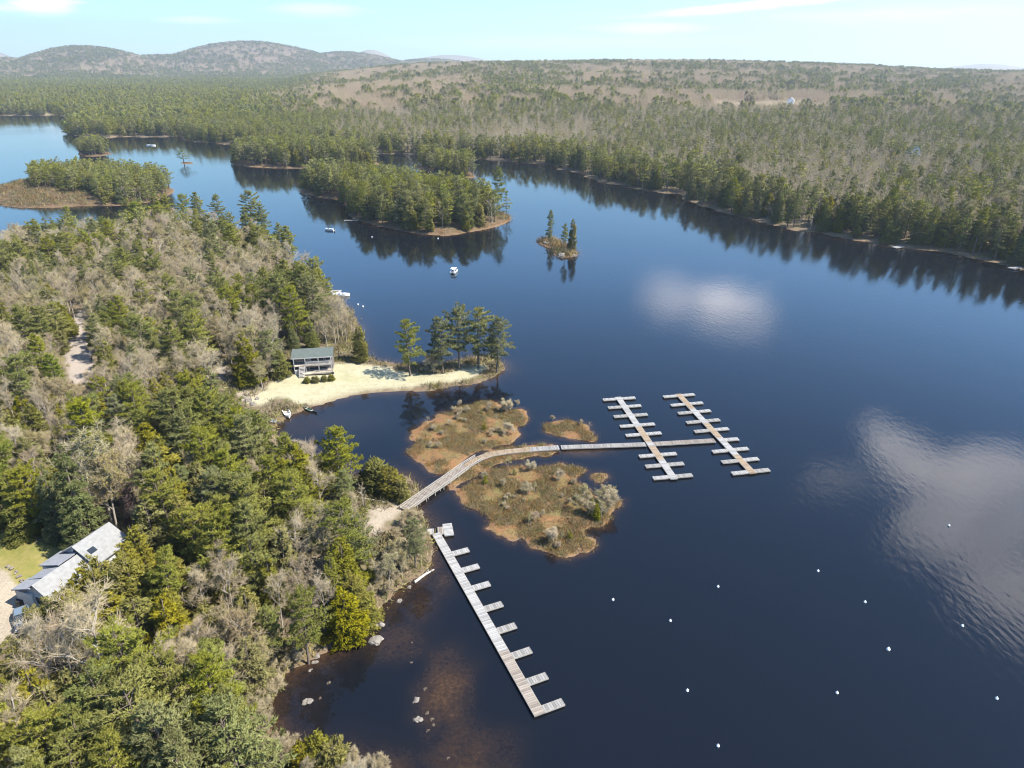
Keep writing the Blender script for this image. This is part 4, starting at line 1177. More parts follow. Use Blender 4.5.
class MB:
    def __init__(self): self.v = []; self.f = []
    def quad(self, *p):
        b = len(self.v); self.v += [tuple(q) for q in p]; self.f.append(tuple(range(b, b + len(p))))
    def box(self, c, s, rz=0.0, taper=1.0):
        cx, cy, cz = c; hx, hy, hz = s[0] / 2, s[1] / 2, s[2] / 2
        b = len(self.v); co, si = math.cos(rz), math.sin(rz)
        for dz in (-1, 1):
            k = taper if dz > 0 else 1
            for dx, dy in ((-1, -1), (1, -1), (1, 1), (-1, 1)):
                x, y = dx * hx * k, dy * hy * k
                self.v.append((cx + x * co - y * si, cy + x * si + y * co, cz + dz * hz))
        self.f += [tuple(b + i for i in q) for q in ((3, 2, 1, 0), (4, 5, 6, 7), (0, 1, 5, 4), (1, 2, 6, 5), (2, 3, 7, 6), (3, 0, 4, 7))]
        return self
    def prism(self, pts, z0, z1):
        """vertical walls round a plan outline (counter-clockwise)"""
        n = len(pts); b = len(self.v)
        self.v += [(x, y, z0) for x, y in pts] + [(x, y, z1) for x, y in pts]
        self.f.append(tuple(b + n - 1 - i for i in range(n))); self.f.append(tuple(b + n + i for i in range(n)))
        for i in range(n):
            j = (i + 1) % n; self.f.append((b + i, b + j, b + n + j, b + n + i))
        return self
    def solid(self, ring0, ring1):
        n = len(ring0); b = len(self.v)
        self.v += [tuple(p) for p in ring0] + [tuple(p) for p in ring1]
        self.f.append(tuple(b + n - 1 - i for i in range(n))); self.f.append(tuple(b + n + i for i in range(n)))
        for i in range(n):
            j = (i + 1) % n; self.f.append((b + i, b + j, b + n + j, b + n + i))
        return self
    def tube(self, p0, p1, r0, r1=None, n=8):
        r1 = r0 if r1 is None else r1
        V, F = frusta([p0], [p1], [r0], [r1], n)
        b = len(self.v); self.v += [tuple(q) for q in V]; self.f += [tuple(int(i) + b for i in t) for t in F]
        self.f.append(tuple(b + i for i in range(n))[::-1]); self.f.append(tuple(b + n + i for i in range(n)))
        return self
    def lathe(self, prof, n=12, c=(0, 0, 0)):
        b = len(self.v)
        for r, z in prof:
            for i in range(n):
                a = 2 * PI * i / n; self.v.append((c[0] + r * math.cos(a), c[1] + r * math.sin(a), c[2] + z))
        for k in range(len(prof) - 1):
            for i in range(n):
                j = (i + 1) % n; self.f.append((b + k * n + i, b + k * n + j, b + (k + 1) * n + j, b + (k + 1) * n + i))
        return self
    def build(self, name, mat, parent=None, loc=None, rz=0.0, smooth=False, bevel=0.0):
        me = bpy.data.meshes.new(name); me.from_pydata(self.v, [], self.f)
        for mm in (mat if isinstance(mat, (list, tuple)) else [mat]): me.materials.append(mm)
        if smooth: me.polygons.foreach_set('use_smooth', [True] * len(me.polygons))
        me.update()
        o = bpy.data.objects.new(name, me); link(o, parent)
        if loc is not None: o.location = loc; o.rotation_euler = (0, 0, rz)
        if bevel:
            b = o.modifiers.new('edge', 'BEVEL'); b.width = bevel; b.segments = 2; b.limit_method = 'ANGLE'
        return o

rq = random.Random(3)
# --- floating docks: each section is a framed deck of boards on floats
def dock_piece(name, a, b, w, mat, parent, top=.42, sag=0.0, thick=.16, floats=True):
    """deck from a to b (world plan points), boards across, rim timbers, floats below"""
    a = Vector((a[0], a[1])); b = Vector((b[0], b[1])); L = (b - a).length; ang = math.atan2(b.y - a.y, b.x - a.x)
    m = MB(); x = 0.0
    m.box((L / 2, 0, top - thick / 2 - .045), (L, w - .06, thick))
    while x < L - .05:
        ww = min(.27, L - x)
        m.box((x + ww / 2, rq.uniform(-.02, .02), top - .02 + rq.uniform(-.008, .008)), (ww - .035, w, .045)); x += .30
    o = m.build(name, mat, parent, (a.x, a.y, 0), ang)
    rim = MB()
    for s in (-1, 1): rim.box((L / 2, s * (w / 2 + .02), top - .10), (L - .02, .05, .2))
    rim.build('rim_board', M['dockwood'], o)
    if floats:
        fl = MB(); k = max(1, int(L / 2.2))
        for i in range(k): fl.box(((i + .5) * L / k, 0, top - .36), (min(1.2, L / k * .7), w * .8, .34))
        fl.build('float', M['float'], o)
    return o
def lerp(a, b, t): return (a[0] + (b[0] - a[0]) * t, a[1] + (b[1] - a[1]) * t)

Zd = .42
# the long finger dock
s0, s1 = Vector(G(436, 533, Zd)), Vector(G(540, 714.5, Zd))
root = empty('floating_dock', (s0.x, s0.y, 0)); tag(root, 'long grey floating dock with eight short fingers on one side', 'dock')
def child_at(o, root):
    """keep world place under an unrotated root"""
    o.location = Vector(o.location) - Vector(root.location); return o
SPW = 1.2
ends = [0, .18, .37, .565, .72, .86, 1.0]
for i in range(6):
    a = s0.lerp(s1, ends[i]); b = s0.lerp(s1, ends[i + 1] - .0015)
    child_at(dock_piece('walkway_section', a, b, SPW, M['plank_pale'] if i < 4 else M['plank_brown'], root), root)
d = (s1 - s0).normalized(); nrm = Vector((-d.y, d.x))
if nrm.x < 0: nrm = -nrm
FT = [((448, 554.5), (468.5, 549)), ((458, 570), (478.4, 565.4)), ((467.8, 588), (489, 583)), ((479.8, 608.3), (501.6, 603.4)), ((491.8, 631.5), (515.3, 624.8)), ((506, 656.5), (530.4, 649.4)), ((522.4, 683.5), (546.6, 675)), ((540.5, 711.5), (565, 703))]
lens = [(Vector(G(*b, Zd)) - s0).dot(nrm) for a, b in FT]
FL = sum(lens) / len(lens)
print('finger reach', [round(v, 2) for v in lens], 'dock length', (s1 - s0).length)
for i, (a, b) in enumerate(FT):
    t = min((Vector(G(*b, Zd)) - s0).dot(d), (s1 - s0).length - .55)
    base = s0 + d * t + nrm * (SPW / 2 + .06)
    child_at(dock_piece('finger', base, base + nrm * (FL - SPW / 2), .9, M['plank_pale'] if i < 3 else M['plank_grey'], root, .40), root)
g0, g1 = Vector(G(424, 532, Zd)), Vector(G(434, 531.5, Zd))
child_at(dock_piece('gangway', g0, g1, 1.3, M['plank_pale'], root, .47, floats=False), root)
h0 = s0 + (-d) * -.2
p0 = Vector(G(437.5, 530.5, Zd)); p1 = Vector(G(444, 530, Zd))
child_at(dock_piece('landing', p0, p1, 1.7, M['plank_brown'], root, .415), root)
q0, q1 = Vector(G(447, 523.5, Zd)), Vector(G(449.3, 535, Zd))
child_at(dock_piece('end_platform', q0, q1, 1.35, M['plank_pale'], root, .43), root)

# the boardwalk over the marsh and its double cross dock
W = [G(*p_, .6) for p_ in ((404, 509.5), (425, 494.5), (446, 480.5), (466, 466.2), (479, 458.2), (490, 454.2), (505, 451.6), (530, 449.2), (559, 447.2))]
root = empty('boardwalk', (W[0][0], W[0][1], 0)); tag(root, 'tan boardwalk bending across the marsh between two brushy islets', 'boardwalk')
for i in range(8):
    a, b = Vector(W[i]), Vector(W[i + 1])
    child_at(dock_piece('deck', a, b - (b - a).normalized() * .02, 1.6 if i < 3 else 1.4, M['plank_brown'] if i < 3 else (M['plank_tan'] if i < 7 else M['plank_grey']), root, .62 - .004 * (i % 2), floats=False), root)
a, b = Vector(W[0]), Vector(W[4]); dd = (b - a).normalized(); nn = Vector((-dd.y, dd.x)); L = (b - a).length
a1 = Vector(W[2])
for s in (-1, 1):
    rl = MB()
    for (u0, u1) in ((a, a1), (a1, Vector(W[3])), (Vector(W[3]), b)):
        d2 = (u1 - u0).normalized(); n2 = Vector((-d2.y, d2.x)); L2 = (u1 - u0).length
        ang = math.atan2(d2.y, d2.x)
        c = (u0 + u1) / 2 + n2 * s * .86 - Vector(W[0])
        rl.box((c.x, c.y, 1.02), (L2 + .02, .14, .07), ang)
        rl.box((c.x, c.y, .72), (L2, .10, .08), ang)
        for k in range(int(L2 / 2.2) + 1):
            q = u0 + d2 * min(L2 - .1, k * 2.2) + n2 * s * .86 - Vector(W[0])
            rl.box((q.x, q.y, .50), (.12, .12, 1.0), ang)
    rl.build('railing', M['dockwood'], root)
po = None
for i in range(8):
    a, b = Vector(W[i]), Vector(W[i + 1]); L2 = (b - a).length
    for k in range(int(L2 / 3) + 1):
        for s in (-.7, .7):
            q = a + (b - a).normalized() * k * 3 + Vector((-(b - a).normalized().y, (b - a).normalized().x)) * s - Vector(W[0])
            if po is None: po = p1_ = MB().tube((0, 0, -1.2), (0, 0, .40), .09, .09, 6).build('pile', M['dockwood'], root)
            else: p1_ = po.copy(); link(p1_); p1_.parent = root
            p1_.location = (q.x, q.y, 0)

root2 = empty('cross_dock', (*G(649.5, 443.7, Zd), 0)); tag(root2, 'double floating dock with two long spines crossed by short fingers', 'dock')
mA, mB_, mC, mD = [Vector(G(*p, Zd)) for p in ((561, 447.0), (649.5, 443.9), (718.4, 439.9), (738.5, 438.5))]
zs = 4.6545; z7 = lambda x, y: (x / zs + 580, y / zs + 370)
L0, L1 = Vector(G(*z7(181, 131), Zd)), Vector(G(*z7(432, 496), Zd))
R0, R1 = Vector(G(*z7(463, 117), Zd)), Vector(G(*z7(797, 470), Zd))
LF = [((103, 135), (256, 129)), ((128, 173), (283, 164)), ((157, 214), (315, 205)), ((186, 259), (350, 250)), ((213, 301), (380, 292)), ((275, 398), (451, 388)), ((303, 445), (486, 434)), ((340, 500), (525, 488))]
RF = [((388, 121), (537, 113)), ((423, 160), (573, 152)), ((455, 199), (610, 187)), ((493, 241), (651, 231)), ((530, 284), (692, 271)), ((614, 377), (783, 364)), ((656, 426), (832, 411)), ((707, 478), (885, 463))]
SW = 1.2
for nm_, (S0, S1), FS in (('left', (L0, L1), LF), ('right', (R0, R1), RF)):
    dv = (S1 - S0).normalized(); nv = Vector((-dv.y, dv.x)); nv = nv if nv.x > 0 else -nv
    pal = [M['plank_pale'], M['plank_pale'], M['plank_tan'], M['plank_pale'], M['plank_tan']]
    cut = (mB_ if nm_ == 'left' else mC); tc_ = (cut - S0).dot(dv); Lx = (S1 - S0).length
    br = [-.7, tc_ * .33, tc_ * .66, tc_ - .8, tc_ + .8, tc_ + (Lx - tc_) * .5, Lx + .7]
    for i in range(6):
        child_at(dock_piece('spine_section', S0 + dv * (br[i] + .01), S0 + dv * (br[i + 1] - .01), SW, pal[(i + (2 if nm_ == 'right' else 0)) % 5], root2), root2)
    tl, tr, ts = [], [], []
    for a, b in FS:
        A_, B_2 = Vector(G(*z7(*a), Zd)), Vector(G(*z7(*b), Zd))
        tl.append((A_ - S0).dot(nv)); tr.append((B_2 - S0).dot(nv)); ts.append((((A_ + B_2) / 2) - S0).dot(dv))
    rl_, rr_ = sum(tl) / len(tl), sum(tr) / len(tr)
    print(nm_, [round(v, 1) for v in tl], [round(v, 1) for v in tr], [round(v, 1) for v in ts])
    for i, t in enumerate(ts):
        t = min(max(t, -.1), Lx + .1)
        c = S0 + dv * t
        for (u0, u1) in ((rl_, -SW / 2 - .05), (SW / 2 + .05, rr_)):
            child_at(dock_piece('finger', c + nv * u0, c + nv * u1, .88, M['plank_pale'] if rq.random() < .75 else M['plank_grey'], root2, .40), root2)
ml = [(mA, mB_ - (mB_ - mA).normalized() * .68, 1.25, M['plank_grey']), (mB_ + (mC - mB_).normalized() * .68, mC - (mC - mB_).normalized() * .68, 1.25, M['plank_brown']), (mC + (mD - mC).normalized() * .68, mD, .95, M['plank_pale'])]
for a, b, w_, mt in ml:
    n_ = max(1, int((b - a).length / 7))
    for i in range(n_):
        child_at(dock_piece('walkway_section', a.lerp(b, i / n_), a.lerp(b, (i + 1) / n_ - .002), w_, mt, root2), root2)

# --- mooring buoys
def buoy_mesh():
    m = MB(); m.lathe([(.0, -.24), (.13, -.2), (.22, -.06), (.24, .06), (.2, .17), (.1, .25), (.05, .27), (.05, .33), (.09, .36), (.05, .39), (0, .4)], 12)
    return m
BU = [(613, 599.7, 'white mooring buoy closest to the marsh islets'), (718, 586.6, 'white mooring buoy below the right end of the cross dock'), (670.3, 620.7, 'white mooring buoy right of the long dock, between two other buoys'), (687.3, 690.5, 'white mooring buoy level with the lower end of the long dock'), (718, 745.8, 'white mooring buoy lowest in the picture, right of the long dock'), (818, 571, 'white mooring buoy left of the big cloud reflection'), (865, 602, 'white mooring buoy at the lower left of the big cloud reflection'),
      (888.3, 649.3, 'large white mooring buoy below the cloud reflection'), (837, 692.8, 'white mooring buoy with a floating line beside it'), (962.4, 625.8, 'white mooring buoy on the lower rim of the cloud reflection'), (996.7, 698.4, 'white mooring buoy nearest the right edge of the picture'), (949, 525.5, 'white mooring buoy in the middle of the big cloud reflection'),
      (372, 237, 'tiny white buoy off the dark shore of the long middle island'), (438, 238.5, 'tiny white buoy close under the tip of the long middle island'), (358, 304.5, 'left one of two small buoys below the white dock'), (363, 306.5, 'right one of two small buoys below the white dock')]
bproto = None
for a, b, lab in BU:
    x, y = G(a, b, .1)
    if bproto is None:
        bproto = buoy_mesh().build('mooring_buoy', M['white'], None, (x, y, .08), 0, True); o = bproto
    else:
        o = bproto.copy(); link(o); o.location = (x, y, .08)
    o.scale = (1.0,) * 3 if b < 400 else ((.95,) * 3 if 'large' in lab else (.72,) * 3)
    tag(o, lab, 'buoy', 'mooring buoys on the lake')

# --- boats
def hull(m, L, B, D, n=9, bow=1.0):
    """open double-curved hull: outer skin and floor, bow at +x"""
    rings = []
    for i in range(n):
        t = i / (n - 1); x = (t - .5) * L
        w = B / 2 * (1 - max(0, (t - .45) / .55) ** 2.0 * bow) * (1 if bow < 1.5 else 1 - max(0, (.55 - t) / .55) ** 2.0)
        w = max(w, .02); sheer = D * (1 + .35 * max(0, t - .5))
        rings.append([(x, -w, sheer), (x, -w * .8, D * .2), (x, 0, 0), (x, w * .8, D * .2), (x, w, sheer), (x, w * .86, sheer - .02), (x, w * .66, D * .32), (x, 0, D * .25), (x, -w * .66, D * .32), (x, -w * .86, sheer - .02)])
    b = len(m.v)
    for r_ in rings: m.v += r_
    k = 10
    for i in range(n - 1):
        for j in range(k):
            j2 = (j + 1) % k
            m.f.append((b + i * k + j, b + i * k + j2, b + (i + 1) * k + j2, b + (i + 1) * k + j))
    m.f.append(tuple(b + j for j in range(k))); m.f.append(tuple(b + (n - 1) * k + j for j in range(k))[::-1])
    return m
def rowboat(px, py, L, rz, mat, label, name='rowboat', cat='rowing boat', z=None, bow=1.0, B=None, seats=2):
    x, y = G(px, py, .3); z = ground_z(x, y) if z is None else z
    root = empty(name, (x, y, max(z, -.05) + .02), rz); tag(root, label, cat)
    h_ = hull(MB(), L, B or L * .34, .48 if bow < 1.5 else .34, 11, bow).build('hull', mat, root, smooth=False)
    for i in range(seats):
        sx = (-.22 + .36 * i) * L
        MB().box((sx, 0, .33), (.28, (B or L * .34) * .72, .05)).build('seat', M['dockwood'], root)
    return root
rowboat(287.5, 414.6, 3.6, math.radians(-62), M['white'], 'white rowing boat pulled up on the grassy edge of the beach', B=1.35)
rowboat(309.8, 409.6, 4.6, math.radians(-38), M['hullgreen'], 'dark canoe at the waterline of the sandy beach', 'canoe', 'canoe', None, 2, .95)
rowboat(273.5, 422, 3.8, math.radians(-28), M['alu'], 'pale canoe lying left of the white rowing boat', 'canoe', 'canoe', None, 2, 1.1)
# pontoon boat at anchor
x, y = G(454, 272, .2)
root = empty('pontoon_boat', (x, y, 0), math.radians(78)); root.scale = (.68, .68, .68); tag(root, 'white pontoon boat with a canopy anchored below the islands', 'boat')
for s in (-1, 1):
    MB().tube((-3.0, s * .95, .12), (2.6, s * .95, .12), .32, .32, 10).tube((2.6, s * .95, .12), (3.3, s * .95, .3), .32, .06, 10).build('pontoon', M['alu'], root)
MB().box((0, 0, .52), (6.0, 2.5, .10)).build('deck', M['trim'], root)
f_ = MB()
for s in (-1, 1): f_.box((.1, s * 1.22, .88), (5.6, .05, .6))
f_.box((2.9, 0, .88), (.05, 2.4, .6)); f_.box((-2.75, 0, .88), (.05, 2.4, .6))
f_.build('fence', M['white'], root)
c_ = MB().box((-.6, 0, 2.45), (3.2, 2.5, .08), 0, .94)
cn = c_.build('canopy', M['canvas'], root)
pp = MB()
for sx in (-2.0, .8):
    for s in (-1, 1): pp.tube((sx, s * 1.15, .6), (sx, s * 1.15, 2.42), .03, .03, 6)
pp.build('canopy_frame', M['alu'], root)
MB().box((-1.7, .55, .8), (.9, .9, .45)).box((1.6, -.6, .8), (1.6, .7, .45)).build('seat', M['bluetop'], root)
MB().box((.2, .6, .95), (.5, .7, .75)).build('console', M['dark'], root)
MB().box((-3.2, 0, .55), (.5, .4, .8), 0, .8).build('outboard_motor', M['rubber'], root)
def runabout(px, py, L, rz, label, z=0.0):
    x, y = G(px, py, .2)
    root = empty('motorboat', (x, y, z - .12), rz); tag(root, label, 'boat')
    hull(MB(), L, L * .36, .85, 11, 1.0).build('hull', M['white'], root)
    MB().box((L * .12, 0, 1.0), (.08, L * .26, .4), 0, .8).build('windscreen', M['glass'], root)
    MB().box((-L * .12, 0, .6), (.5, L * .24, .35)).build('seat', M['bluetop'], root)
    MB().box((-L * .53, 0, .75), (.4, .4, .8), 0, .8).build('outboard_motor', M['rubber'], root)
    return root
runabout(329.5, 230, 4.6, math.radians(160), 'small white motorboat floating left of the long middle island')
runabout(151, 145.5, 8, math.radians(5), 'white motorboat far out on the left arm of the lake')
runabout(341, 295.2, 5.4, math.radians(2), 'white motorboat tied alongside the small white dock')
def small_dock(pa, pb, w, mat, label, top=.5):
    a, b = Vector(G(*pa, .5)), Vector(G(*pb, .5))
    r_ = empty('jetty', (a.x, a.y, 0)); tag(r_, label, 'jetty')
    child_at(dock_piece('deck', a, b, w, mat, r_, top, floats=False), r_)
    d_ = (b - a).normalized(); n_ = Vector((-d_.y, d_.x)); L_ = (b - a).length
    for k in range(max(2, int(L_ / 3) + 1)):
        for s in (-1, 1):
            q = d_ * min(L_, k * 3.0) + n_ * s * (w / 2 - .1)
            MB().tube((q.x, q.y, -1.5), (q.x, q.y, top - .16), .08, .08, 6).build('post', M['dockwood'], r_)
    return r_
small_dock((326, 291.6), (341, 291.2), 2.6, M['plank_pale'], 'small white jetty on the shore of the wooded point')
small_dock((358, 220), (344, 220.3), 1.6, M['plank_pale'], 'pale jetty reaching left from the long middle island')
small_dock((1030, 265.5), (1011, 268.2), 2.4, M['plank_pale'], 'grey jetty at the far right shore beneath tall pines')
small_dock((902, 246), (894, 247.4), 2.2, M['plank_pale'], 'pale jetty in front of pines on the right shore')

# --- boulders, stones and the stranded log
def boulder(px, py, rad, seed, label, zc=.1, flat=.6, grp='boulders in the shallows'):
    zi = .2
    for _ in range(4):
        x, y = G(px, py, zi); zi = max(.2, ground_z(x, y))
    r_ = np.random.default_rng(seed); m = MB(); nseg, nr = 16, 10
    b = len(m.v); off = r_.uniform(0, 50, 3)
    for i in range(nr + 1):
        ph = PI * i / nr
        for j in range(nseg):
            a = 2 * PI * j / nseg
            dx, dy, dz = math.sin(ph) * math.cos(a), math.sin(ph) * math.sin(a), math.cos(ph)
            k = .85 + .85 * (float(vnoise(dx * 1.6 + off[0], dy * 1.6 + dz * 1.3 + off[1], seed)) - .5) + .3 * (float(vnoise(dx * 4 + off[1], dy * 4 + dz * 3, seed + 3)) - .5)
            m.v.append((dx * rad * k * 1.15, dy * rad * k * .9, dz * rad * k * flat))
    for i in range(nr):
        for j in range(nseg):
            j2 = (j + 1) % nseg
            m.f.append((b + i * nseg + j, b + (i + 1) * nseg + j, b + (i + 1) * nseg + j2, b + i * nseg + j2))
    g = max(ground_z(x, y), -.25)
    dim = any(w_ in label for w_ in ('brown', 'dark', 'grey stone above', 'grey stone at the top', 'lone stone', 'dim')) and 'shallows' not in label and 'islet' not in label
    if dim: zc -= .25
    o = m.build('boulder', M['rock_wet'] if dim else M['rock'], None, (x, y, max(g, -.05) + zc * rad), r_.uniform(0, 6), False)
    tag(o, label, 'boulder', grp); return o
BO = [(374.8, 640.3, 1.05, 'large pale boulder standing in the brown shallows, further from shore'), (379.4, 624, 1.0, 'large pale boulder close to the bank above its twin'), (366, 624.5, .45, 'small rock between the bank and the upper large boulder'), (348.8, 631.7, .62, 'whitish boulder on the bank left of the two large ones'), (352, 628, .4, 'small rock just above the whitish bank boulder'), (316.8, 655.4, .5, 'pale stone at the tip of the little beach'), (315, 661, .42, 'pale stone just below the tip of the little beach'), (310, 669, .34, 'small stone off the little beach'), (328.6, 681, .40, 'dark stone alone in the bay'), (308, 700.6, .68, 'bright flat boulder in the lower bay'), (320, 697, .32, 'dim stone right of the bright flat boulder'),
      (416, 699, .55, 'pale rock at the upper left of the sunken shoal'), (417, 719, .66, 'yellowish white rock at the left of the sunken shoal'), (427.4, 729, .36, 'brown stone below the yellowish rock on the shoal'), (432, 718, .38, 'brown stone at the middle of the shoal'), (427, 711, .42, 'grey stone above the middle of the shoal'), (425, 688, .38, 'grey stone at the top of the shoal'), (433, 723.5, .32, 'small brown stone at the right of the shoal'), (448, 757, .28, 'lone stone below the shoal'), (412, 641, .3, 'dark stone between the boulders and the long dock'), (411, 661, .3, 'dark stone in the water left of the long dock'),
      (400, 600, .5, 'rock at the bank near the stranded log'), (409, 586, .45, 'rock at the foot of the stranded log'), (248, 401, .8, 'grey stone at the left end of the stone heap by the beach'), (243, 398, .7, 'grey stone at the back of the stone heap by the beach'), (253, 404, .7, 'grey stone in front of the stone heap by the beach'), (257, 399, .6, 'grey stone at the right end of the stone heap by the beach'), (238, 404, .6, 'low grey stone beside the stony path'), (287, 411, .5, 'small stone beside the white rowing boat')]
for i, (a, b, rad, lab) in enumerate(BO): boulder(a, b, rad * (.8 if a > 262 else 1), 40 + i, lab, .12)
for i, (a, b) in enumerate([(540, 240.3), (560, 256), (574, 256), (546, 243.5)]):
    boulder(a, b, [1.6, 1.8, 1.3, 1.1][i], 90 + i, ['dark boulder at the left tip of the tiny islet', 'largest boulder at the front of the tiny islet', 'boulder at the right tip of the tiny islet', 'boulder in the saddle of the tiny islet'][i], .1)
a, b = Vector((*G(414.5, 582, .2), .15)), Vector((*G(434, 569.4, .2), .18))
lg = MB(); mid = (b - a) * .5 + Vector((0, .15, .05))
lg.tube((0, 0, 0), mid, .2, .17, 8).tube(mid, b - a, .17, .09, 8).tube(mid, mid + Vector((.5, .6, .5)), .06, .02, 5).tube((b - a) * .75, (b - a) * .75 + Vector((-.3, .7, .35)), .05, .015, 5)
tag(lg.build('log', M['log'], None, a), 'bleached fallen log lying at the water edge below the long dock', 'log')
a, b = Vector((*G(352, 500, .2), .9)), Vector((*G(386, 505, .2), .8))
lg = MB().tube((0, 0, 0), (b - a) * .5, .16, .13, 8).tube((b - a) * .5, b - a, .13, .06, 8).tube((b - a) * .3, (b - a) * .3 + Vector((.5, 1.0, .5)), .05, .015, 5)
tag(lg.build('log', M['log'], None, a), 'grey fallen trunk lying across the brush by the sand path', 'log')

# --- the cabin on the beach
cx, cy = G(314, 372.5, 1.0); gz0 = max(ground_z(cx, cy), .8)
CR = math.radians(9.5)
root = empty('beach_cabin', (cx, cy, gz0), CR); tag(root, 'grey two-storey cabin with green roof and porch facing the beach', 'cabin')
Lc, Dc = 8.4, 4.0
wl = MB().box((0, Dc / 2 + 1.2, 1.95), (Lc, Dc, 3.9)).build('wall', M['siding'], root)
rf = MB()      # gable roof, ridge along x, long front slope over the porch
y0, y1, yr = -.2, 1.2 + Dc + .4, 1.2 + Dc * .5
zE, zR, zB = 3.72, 4.72, 3.75
for (ya, za, yb, zb) in ((y0, zE, yr, zR), (yr, zR, y1, zB)):
    x0, x1 = -Lc / 2 - .45, Lc / 2 + .45
    rf.solid([(x0, ya, za), (x1, ya, za), (x1, yb, zb), (x0, yb, zb)], [(x0, ya, za + .14), (x1, ya, za + .14), (x1, yb, zb + .14), (x0, yb, zb + .14)])
roof = rf.build('roof', M['green_roof'], root)
sm = MB()
for i in range(19):
    xx = -Lc / 2 - .4 + i * (Lc + .8) / 18
    sm.solid([(xx - .02, y0 - .01, zE + .142), (xx + .02, y0 - .01, zE + .142), (xx + .02, yr - .01, zR + .142), (xx - .02, yr - .01, zR + .142)], [(xx - .02, y0 - .01, zE + .18), (xx + .02, y0 - .01, zE + .18), (xx + .02, yr - .01, zR + .18), (xx - .02, yr - .01, zR + .18)])
sm.build('seams', M['green_roof'], roof)
gb = MB()
for s in (-1, 1):
    xx = s * (Lc / 2 - .02)
    gb.solid([(xx - .06, 1.2, 3.9), (xx + .06, 1.2, 3.9), (xx + .06, 1.2 + Dc, 3.9), (xx - .06, 1.2 + Dc, 3.9)], [(xx - .06, yr - .05, zR - .05), (xx + .06, yr - .05, zR - .05), (xx + .06, yr + .05, zR - .05), (xx - .06, yr + .05, zR - .05)])
gb.build('gable', M['siding'], root)
MB().box((0, y0 - .03, zE + .04), (Lc + .9, .06, .2)).build('fascia', M['trim'], root)
for i, (xx, ww) in enumerate([(-3.2, .9), (-1.9, .9), (.2, 1.2), (1.7, 1.2), (3.3, .9)]):
    f_ = MB().box((xx, 1.16, 3.05), (ww + .2, .08, 1.05)).build('window', M['trim'], root)
    MB().box((xx, 1.11, 3.05), (ww, .05, .85)).build('pane', M['glass'], f_)
f_ = MB().box((-.95, 1.16, 2.75), (1.0, .08, 1.75)).build('door', M['trim'], root)
MB().box((0, .3, 2.0), (Lc - .2, 1.75, .14)).build('upper_deck', M['deckwood'], root)
rl = MB()
for i in range(36): rl.box((-1.5 + i * .165, -.55, 2.5), (.09, .05, .85))
rl.box((1.4, -.55, 2.95), (5.9, .10, .08)).box((1.4, -.55, 2.14), (5.9, .08, .08))
rl.build('railing', M['trim'], root)
for xx in (-4.1, -1.6, 1.3, 4.1): MB().box((xx, -.48, 1.85), (.16, .16, 3.7)).build('post', M['trim'], root)
st = MB()
for i in range(8): st.box((-2.4 - .0, -.85 - .24 * i, 1.85 - .23 * i), (1.1, .26, .07))
for s in (-1, 1): st.solid([(-2.4 + s * .58 - .03, -.7, 1.75), (-2.4 + s * .58 + .03, -.7, 1.75), (-2.4 + s * .58 + .03, -2.7, .0), (-2.4 + s * .58 - .03, -2.7, .0)], [(-2.4 + s * .58 - .03, -.7, 2.05), (-2.4 + s * .58 + .03, -.7, 2.05), (-2.4 + s * .58 + .03, -2.7, .3), (-2.4 + s * .58 - .03, -2.7, .3)])
st.build('stairs', M['trim'], root)
MB().box((.4, -.2, .34), (Lc - 1.0, 2.6, .12)).build('lower_deck', M['deckwood'], root)
f_ = MB().box((.9, 1.16, 1.15), (4.0, .08, 1.5)).build('window', M['trim'], root)
MB().box((.9, 1.11, 1.15), (3.8, .05, 1.3)).build('pane', M['glass'], f_)
l2 = MB()
for i in range(26): l2.box((.2 + i * .165, -1.48, .75), (.06, .05, .7))
l2.box((2.3, -1.48, 1.12), (4.4, .09, .07)); l2.build('railing', M['dockwood'], root)
MB().box((-3.6, -.4, .6), (.8, .8, 1.0)).build('bench', M['trim'], root)
# clipped round shrubs before the porch
for i, (a, b) in enumerate([(307, 382.5), (315.5, 381.6), (324.2, 380.6), (331.8, 379.6)]):
    x, y = G(a, b, .8); o = bpy.data.objects.new('clipped_shrub', proto_parts('bush', i % 3)[1]); link(o)
    o.location = (x, y, ground_z(x, y) - .05); o.scale = (.62, .62, .5); o.rotation_euler = (0, 0, i * 1.3)
    tag(o, ['leftmost dark shrub of four before the porch of the beach cabin', 'second dark shrub from the left before the porch of the beach cabin', 'third dark shrub from the left before the porch of the beach cabin', 'rightmost reddish dark shrub before the porch of the beach cabin'][i], 'shrub', 'shrubs before the cabin porch')
x, y = G(333, 376, .8)
gl = empty('grill', (x, y, ground_z(x, y))); tag(gl, 'dark kettle grill standing at the right corner of the beach cabin', 'grill')
MB().lathe([(0, .55), (.2, .58), (.33, .75), (.35, .88), (.3, 1.02), (.12, 1.14), (0, 1.15)], 12).build('bowl', M['rubber'], gl, smooth=True)
for i in range(3): MB().tube((.3 * math.cos(i * 2.09), .3 * math.sin(i * 2.09), 0), (.16 * math.cos(i * 2.09), .16 * math.sin(i * 2.09), .65), .025, .025, 5).build('leg', M['alu'], gl)

